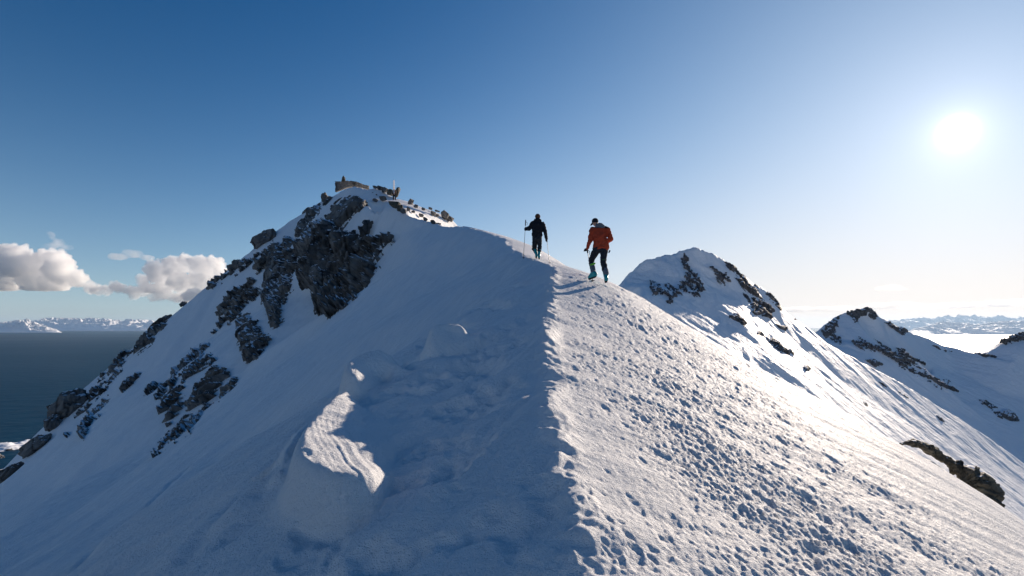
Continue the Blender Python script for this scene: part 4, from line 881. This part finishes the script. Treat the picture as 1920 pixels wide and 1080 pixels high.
def person_dark():
    y0 = 22.5; k = y0/F; ox, oy = 1010., 478.5
    Z = lambda px, py, d=0.: ((px-ox)*k, d, (oy-py)*k)
    t = person_at(ox, oy, y0, 'person in black jacket and brown beanie walking ahead with two ski poles')
    hd = Z(1008.3, 400.3, .03); nk = Z(1008, 406.5, .01); ch = Z(1007.5, 417, 0); hp = Z(1007, 438, 0)
    ls, le, lh = Z(999, 411.5, 0), Z(992.5, 421.2, .05), Z(985.3, 420.4, .22)
    rs, re, rh = Z(1017.3, 413.5, 0), Z(1022, 427, -.02), Z(1025, 441.5, .12)
    lhip, lk, la = Z(1003.5, 438, 0), Z(1002.5, 457, .28), Z(1006, 468, .12)
    rhip, rk, ra = Z(1011.3, 438, 0), Z(1012, 456, .08), Z(1010.8, 471.5, -.05)
    body = [(nk, .055, hd, .06), (ch, (.12, .07, .15)), (ch, .08, hp, .08), (ls, .05, le, .04), (le, .04, lh, .03), (rs, .05, re, .04), (re, .04, rh, .03), (lhip, .065, lk, .045), (lk, .045, la, .045), (rhip, .065, rk, .045), (rk, .045, ra, .045),
            (hd, (.077, .09, .108)), ((hd[0], hd[1]+.095, hd[2]-.02), (.014, .02, .018)), ((hd[0]-.076, hd[1], hd[2]-.015), (.012, .02, .03)), ((hd[0]+.076, hd[1], hd[2]-.015), (.012, .02, .03))]
    hand(body, lh, .04, (-.3, .5, 0)); hand(body, rh, .04, (.1, .4, -.5)); blob('body', body, .011, 1, M_skin, t)
    jk = [(ch, (.225, .14, .19)), (Z(1001, 412, 0), .10, Z(1015, 413, 0), .10), (Z(1004, 406.5, 0), .08, Z(1012, 407, 0), .08), (Z(1007.5, 424, 0), (.225, .145, .24)), (Z(1007, 433, 0), (.225, .145, .17)), (ls, .10, le, .088), (le, .086, (lh[0]+.02, lh[1]-.03, lh[2]), .07), (rs, .10, re, .082), (re, .08, (rh[0], rh[1]-.02, rh[2]+.03), .062), (nk, .095, Z(1008, 404.5, -.01), .085)]
    blob('jacket', jk, .012, 2, M_black, t, folds(.018, 9, 640))
    blob('trousers', [(Z(1007, 440, 0), (.20, .14, .14)), (lhip, .11, lk, .10), (lk, .095, Z(1005.3, 465, .2), .078), (rhip, .11, rk, .088), (rk, .085, Z(1011.3, 464, 0), .076)], .012, 2, M_pants, t, folds(.022, 11, 650))
    boot(t, (la[0], la[1], la[2]), (0, 1, 0), lk, M_teal, .02); boot(t, ra, (.05, 1, 0), rk, M_teal)
    blob('beanie', [((hd[0], hd[1]-.01, hd[2]+.03), (.108, .115, .11))], .009, 2, M_brown, t, folds(.008, 22, 655))
    for hx in (lh, rh): blob('glove', [(hx, .048, (hx[0], hx[1]+.03, hx[2]-.035), .042)]+[((hx[0]-.02, hx[1]+.03, hx[2]-.03+.018*q), .015, (hx[0]-.03, hx[1]+.06, hx[2]-.03+.018*q), .014) for q in range(4)], .008, 1, M_black, t)
    pole(985.7, 406, 981.4, 468, y0+.24, .1, 'ski pole planted left of the person in black', M_metal); pole(1025.2, 441, 1030.5, 484.5, y0+.14, -.8, 'ski pole trailing to the right of the person in black', M_metal, strap=False)
person_dark()
def person_far():
    y0 = 75.; k = y0/F; ox, oy = 739.5, 376.
    Z = lambda px, py, d=0.: ((px-ox)*k, d, (oy-py)*k)
    t = person_at(ox, oy, y0, 'small person in brown carrying white skis on the back near the summit')
    hd = Z(739, 353, .02)
    blob('body', [(Z(739, 356), .06, hd, .06), (hd, (.1, .11, .13)), (Z(739.3, 359), .15, Z(739.5, 364), .15), (Z(738, 364), .09, Z(737.6, 374), .06), (Z(741, 364), .09, Z(741.4, 374), .06), (Z(736.5, 358), .06, Z(735.6, 364), .045), (Z(742, 358), .06, Z(742.7, 364), .045)], .025, 1, M_skin, t)
    blob('jacket', [(Z(739.3, 359.5), (.24, .17, .34)), (Z(736.6, 358), .09, Z(735.6, 363.4), .07), (Z(742.2, 358), .09, Z(743, 363.4), .07)], .025, 1, M_tan, t)
    blob('trousers', [(Z(738, 364), .12, Z(737.6, 373), .09), (Z(741, 364), .12, Z(741.4, 373), .09)], .025, 1, M_black, t)
    blob('hat', [(Z(739, 352.4, .0), (.125, .135, .12))], .025, 1, M_black, t); blob('boot', [(Z(737.5, 374), .07, Z(737.5, 374.3, .15), .06)], .02, 0, M_black, t); blob('boot', [(Z(741.4, 374), .07, Z(741.4, 374.3, .15), .06)], .02, 0, M_black, t)
    b = blob('backpack', [(Z(740, 359.5, -.26), (.18, .12, .27))], .025, 1, M_brown); b.location = W(ox, oy, y0); tag(b, 'brown backpack worn by the far person near the summit', 'backpack')
    s_ = empty('ski_pair', W(738.5, 362, y0-.35)); tag(s_, 'pair of white skis strapped upright to the far backpack', 'skis')
    for dx, py in ((-1.1, 339.5), (1.1, 338.5)):
        blob('ski', [((dx*k, 0, 0), .045, (dx*k*.75, 0, (362-py)*k), .05), ((dx*k*.75, 0, (362-py)*k), .05, (dx*k*.6, .06, (362-py+1)*k), .04)], .018, 0, M_white, s_)
person_far()

# ------------------------------------------------------------------ summit wall and cairn
def stone_bm(bm, c, sz, seed):
    v = SPH2*np.array(sz)/2; v = np.sign(v)*np.abs(v/(np.array(sz)/2))**.55*np.array(sz)/2; v = v*(1+.12*fbm3(SPH2*1.5+seed, 2, 1))[:, None]; hull(bm, v+np.array(c))
def summit_wall():
    t = empty('stone_wall', W(660, 350, 99)); tag(t, 'low dark dry stone wall that crowns the snowy summit', 'wall'); bm = bmesh.new(); o0 = np.array(W(660, 350, 99)); i = 0
    path = [(631, 341, 360, 100), (640, 340.5, 357, 99.6), (650, 339.5, 353, 99.3), (660, 340, 351, 99), (670, 342, 351, 98.7), (680, 345.5, 353, 98.4), (690, 349, 356, 98)]
    A = np.array(path, float)
    for q in np.arange(0, 1.0001, 1/19):
        f = q*(len(A)-1); px, top, bot, y = [np.interp(f, np.arange(len(A)), A[:, c]) for c in range(4)]
        zt = (HY-top)/F*y; zb = (HY-bot)/F*y; z = zb; 
        while z < zt-.05:
            h = random.uniform(.18, .3); h = min(h, zt-z+.04); x = (px-CX)/F*y
            stone_bm(bm, np.array((x+random.uniform(-.06, .06), y+random.uniform(-.06, .06), z+h/2))-o0, (random.uniform(.34, .48), .5, h*1.12), i*1.7); z += h*.93; i += 1
    me = bpy.data.meshes.new('stone'); bm.to_mesh(me); bm.free(); s_ = link('stone', me, M_rock, t, smooth=False); s_['kind'] = 'stuff'
    c = empty('cairn', W(644.5, 341, 99.4)); tag(c, 'small cairn of stacked stones on the summit wall', 'cairn'); k = 99.4/F; z = 0
    for j, (w, h) in enumerate([(7.5, 2.4), (7, 2.2), (6.2, 2.2), (5.8, 2.0), (3.4, 1.8), (2.2, 1.4)]):
        bm = bmesh.new(); stone_bm(bm, ((random.uniform(-.4, .4)-.2*(j > 3))*k, 0, (z+h/2)*k), (w*k, w*k*.9, h*1.15*k), j*3.1); z += h*.93
        me = bpy.data.meshes.new('stone'); bm.to_mesh(me); bm.free(); link('stone', me, M_rock_near, c, smooth=False)
summit_wall()
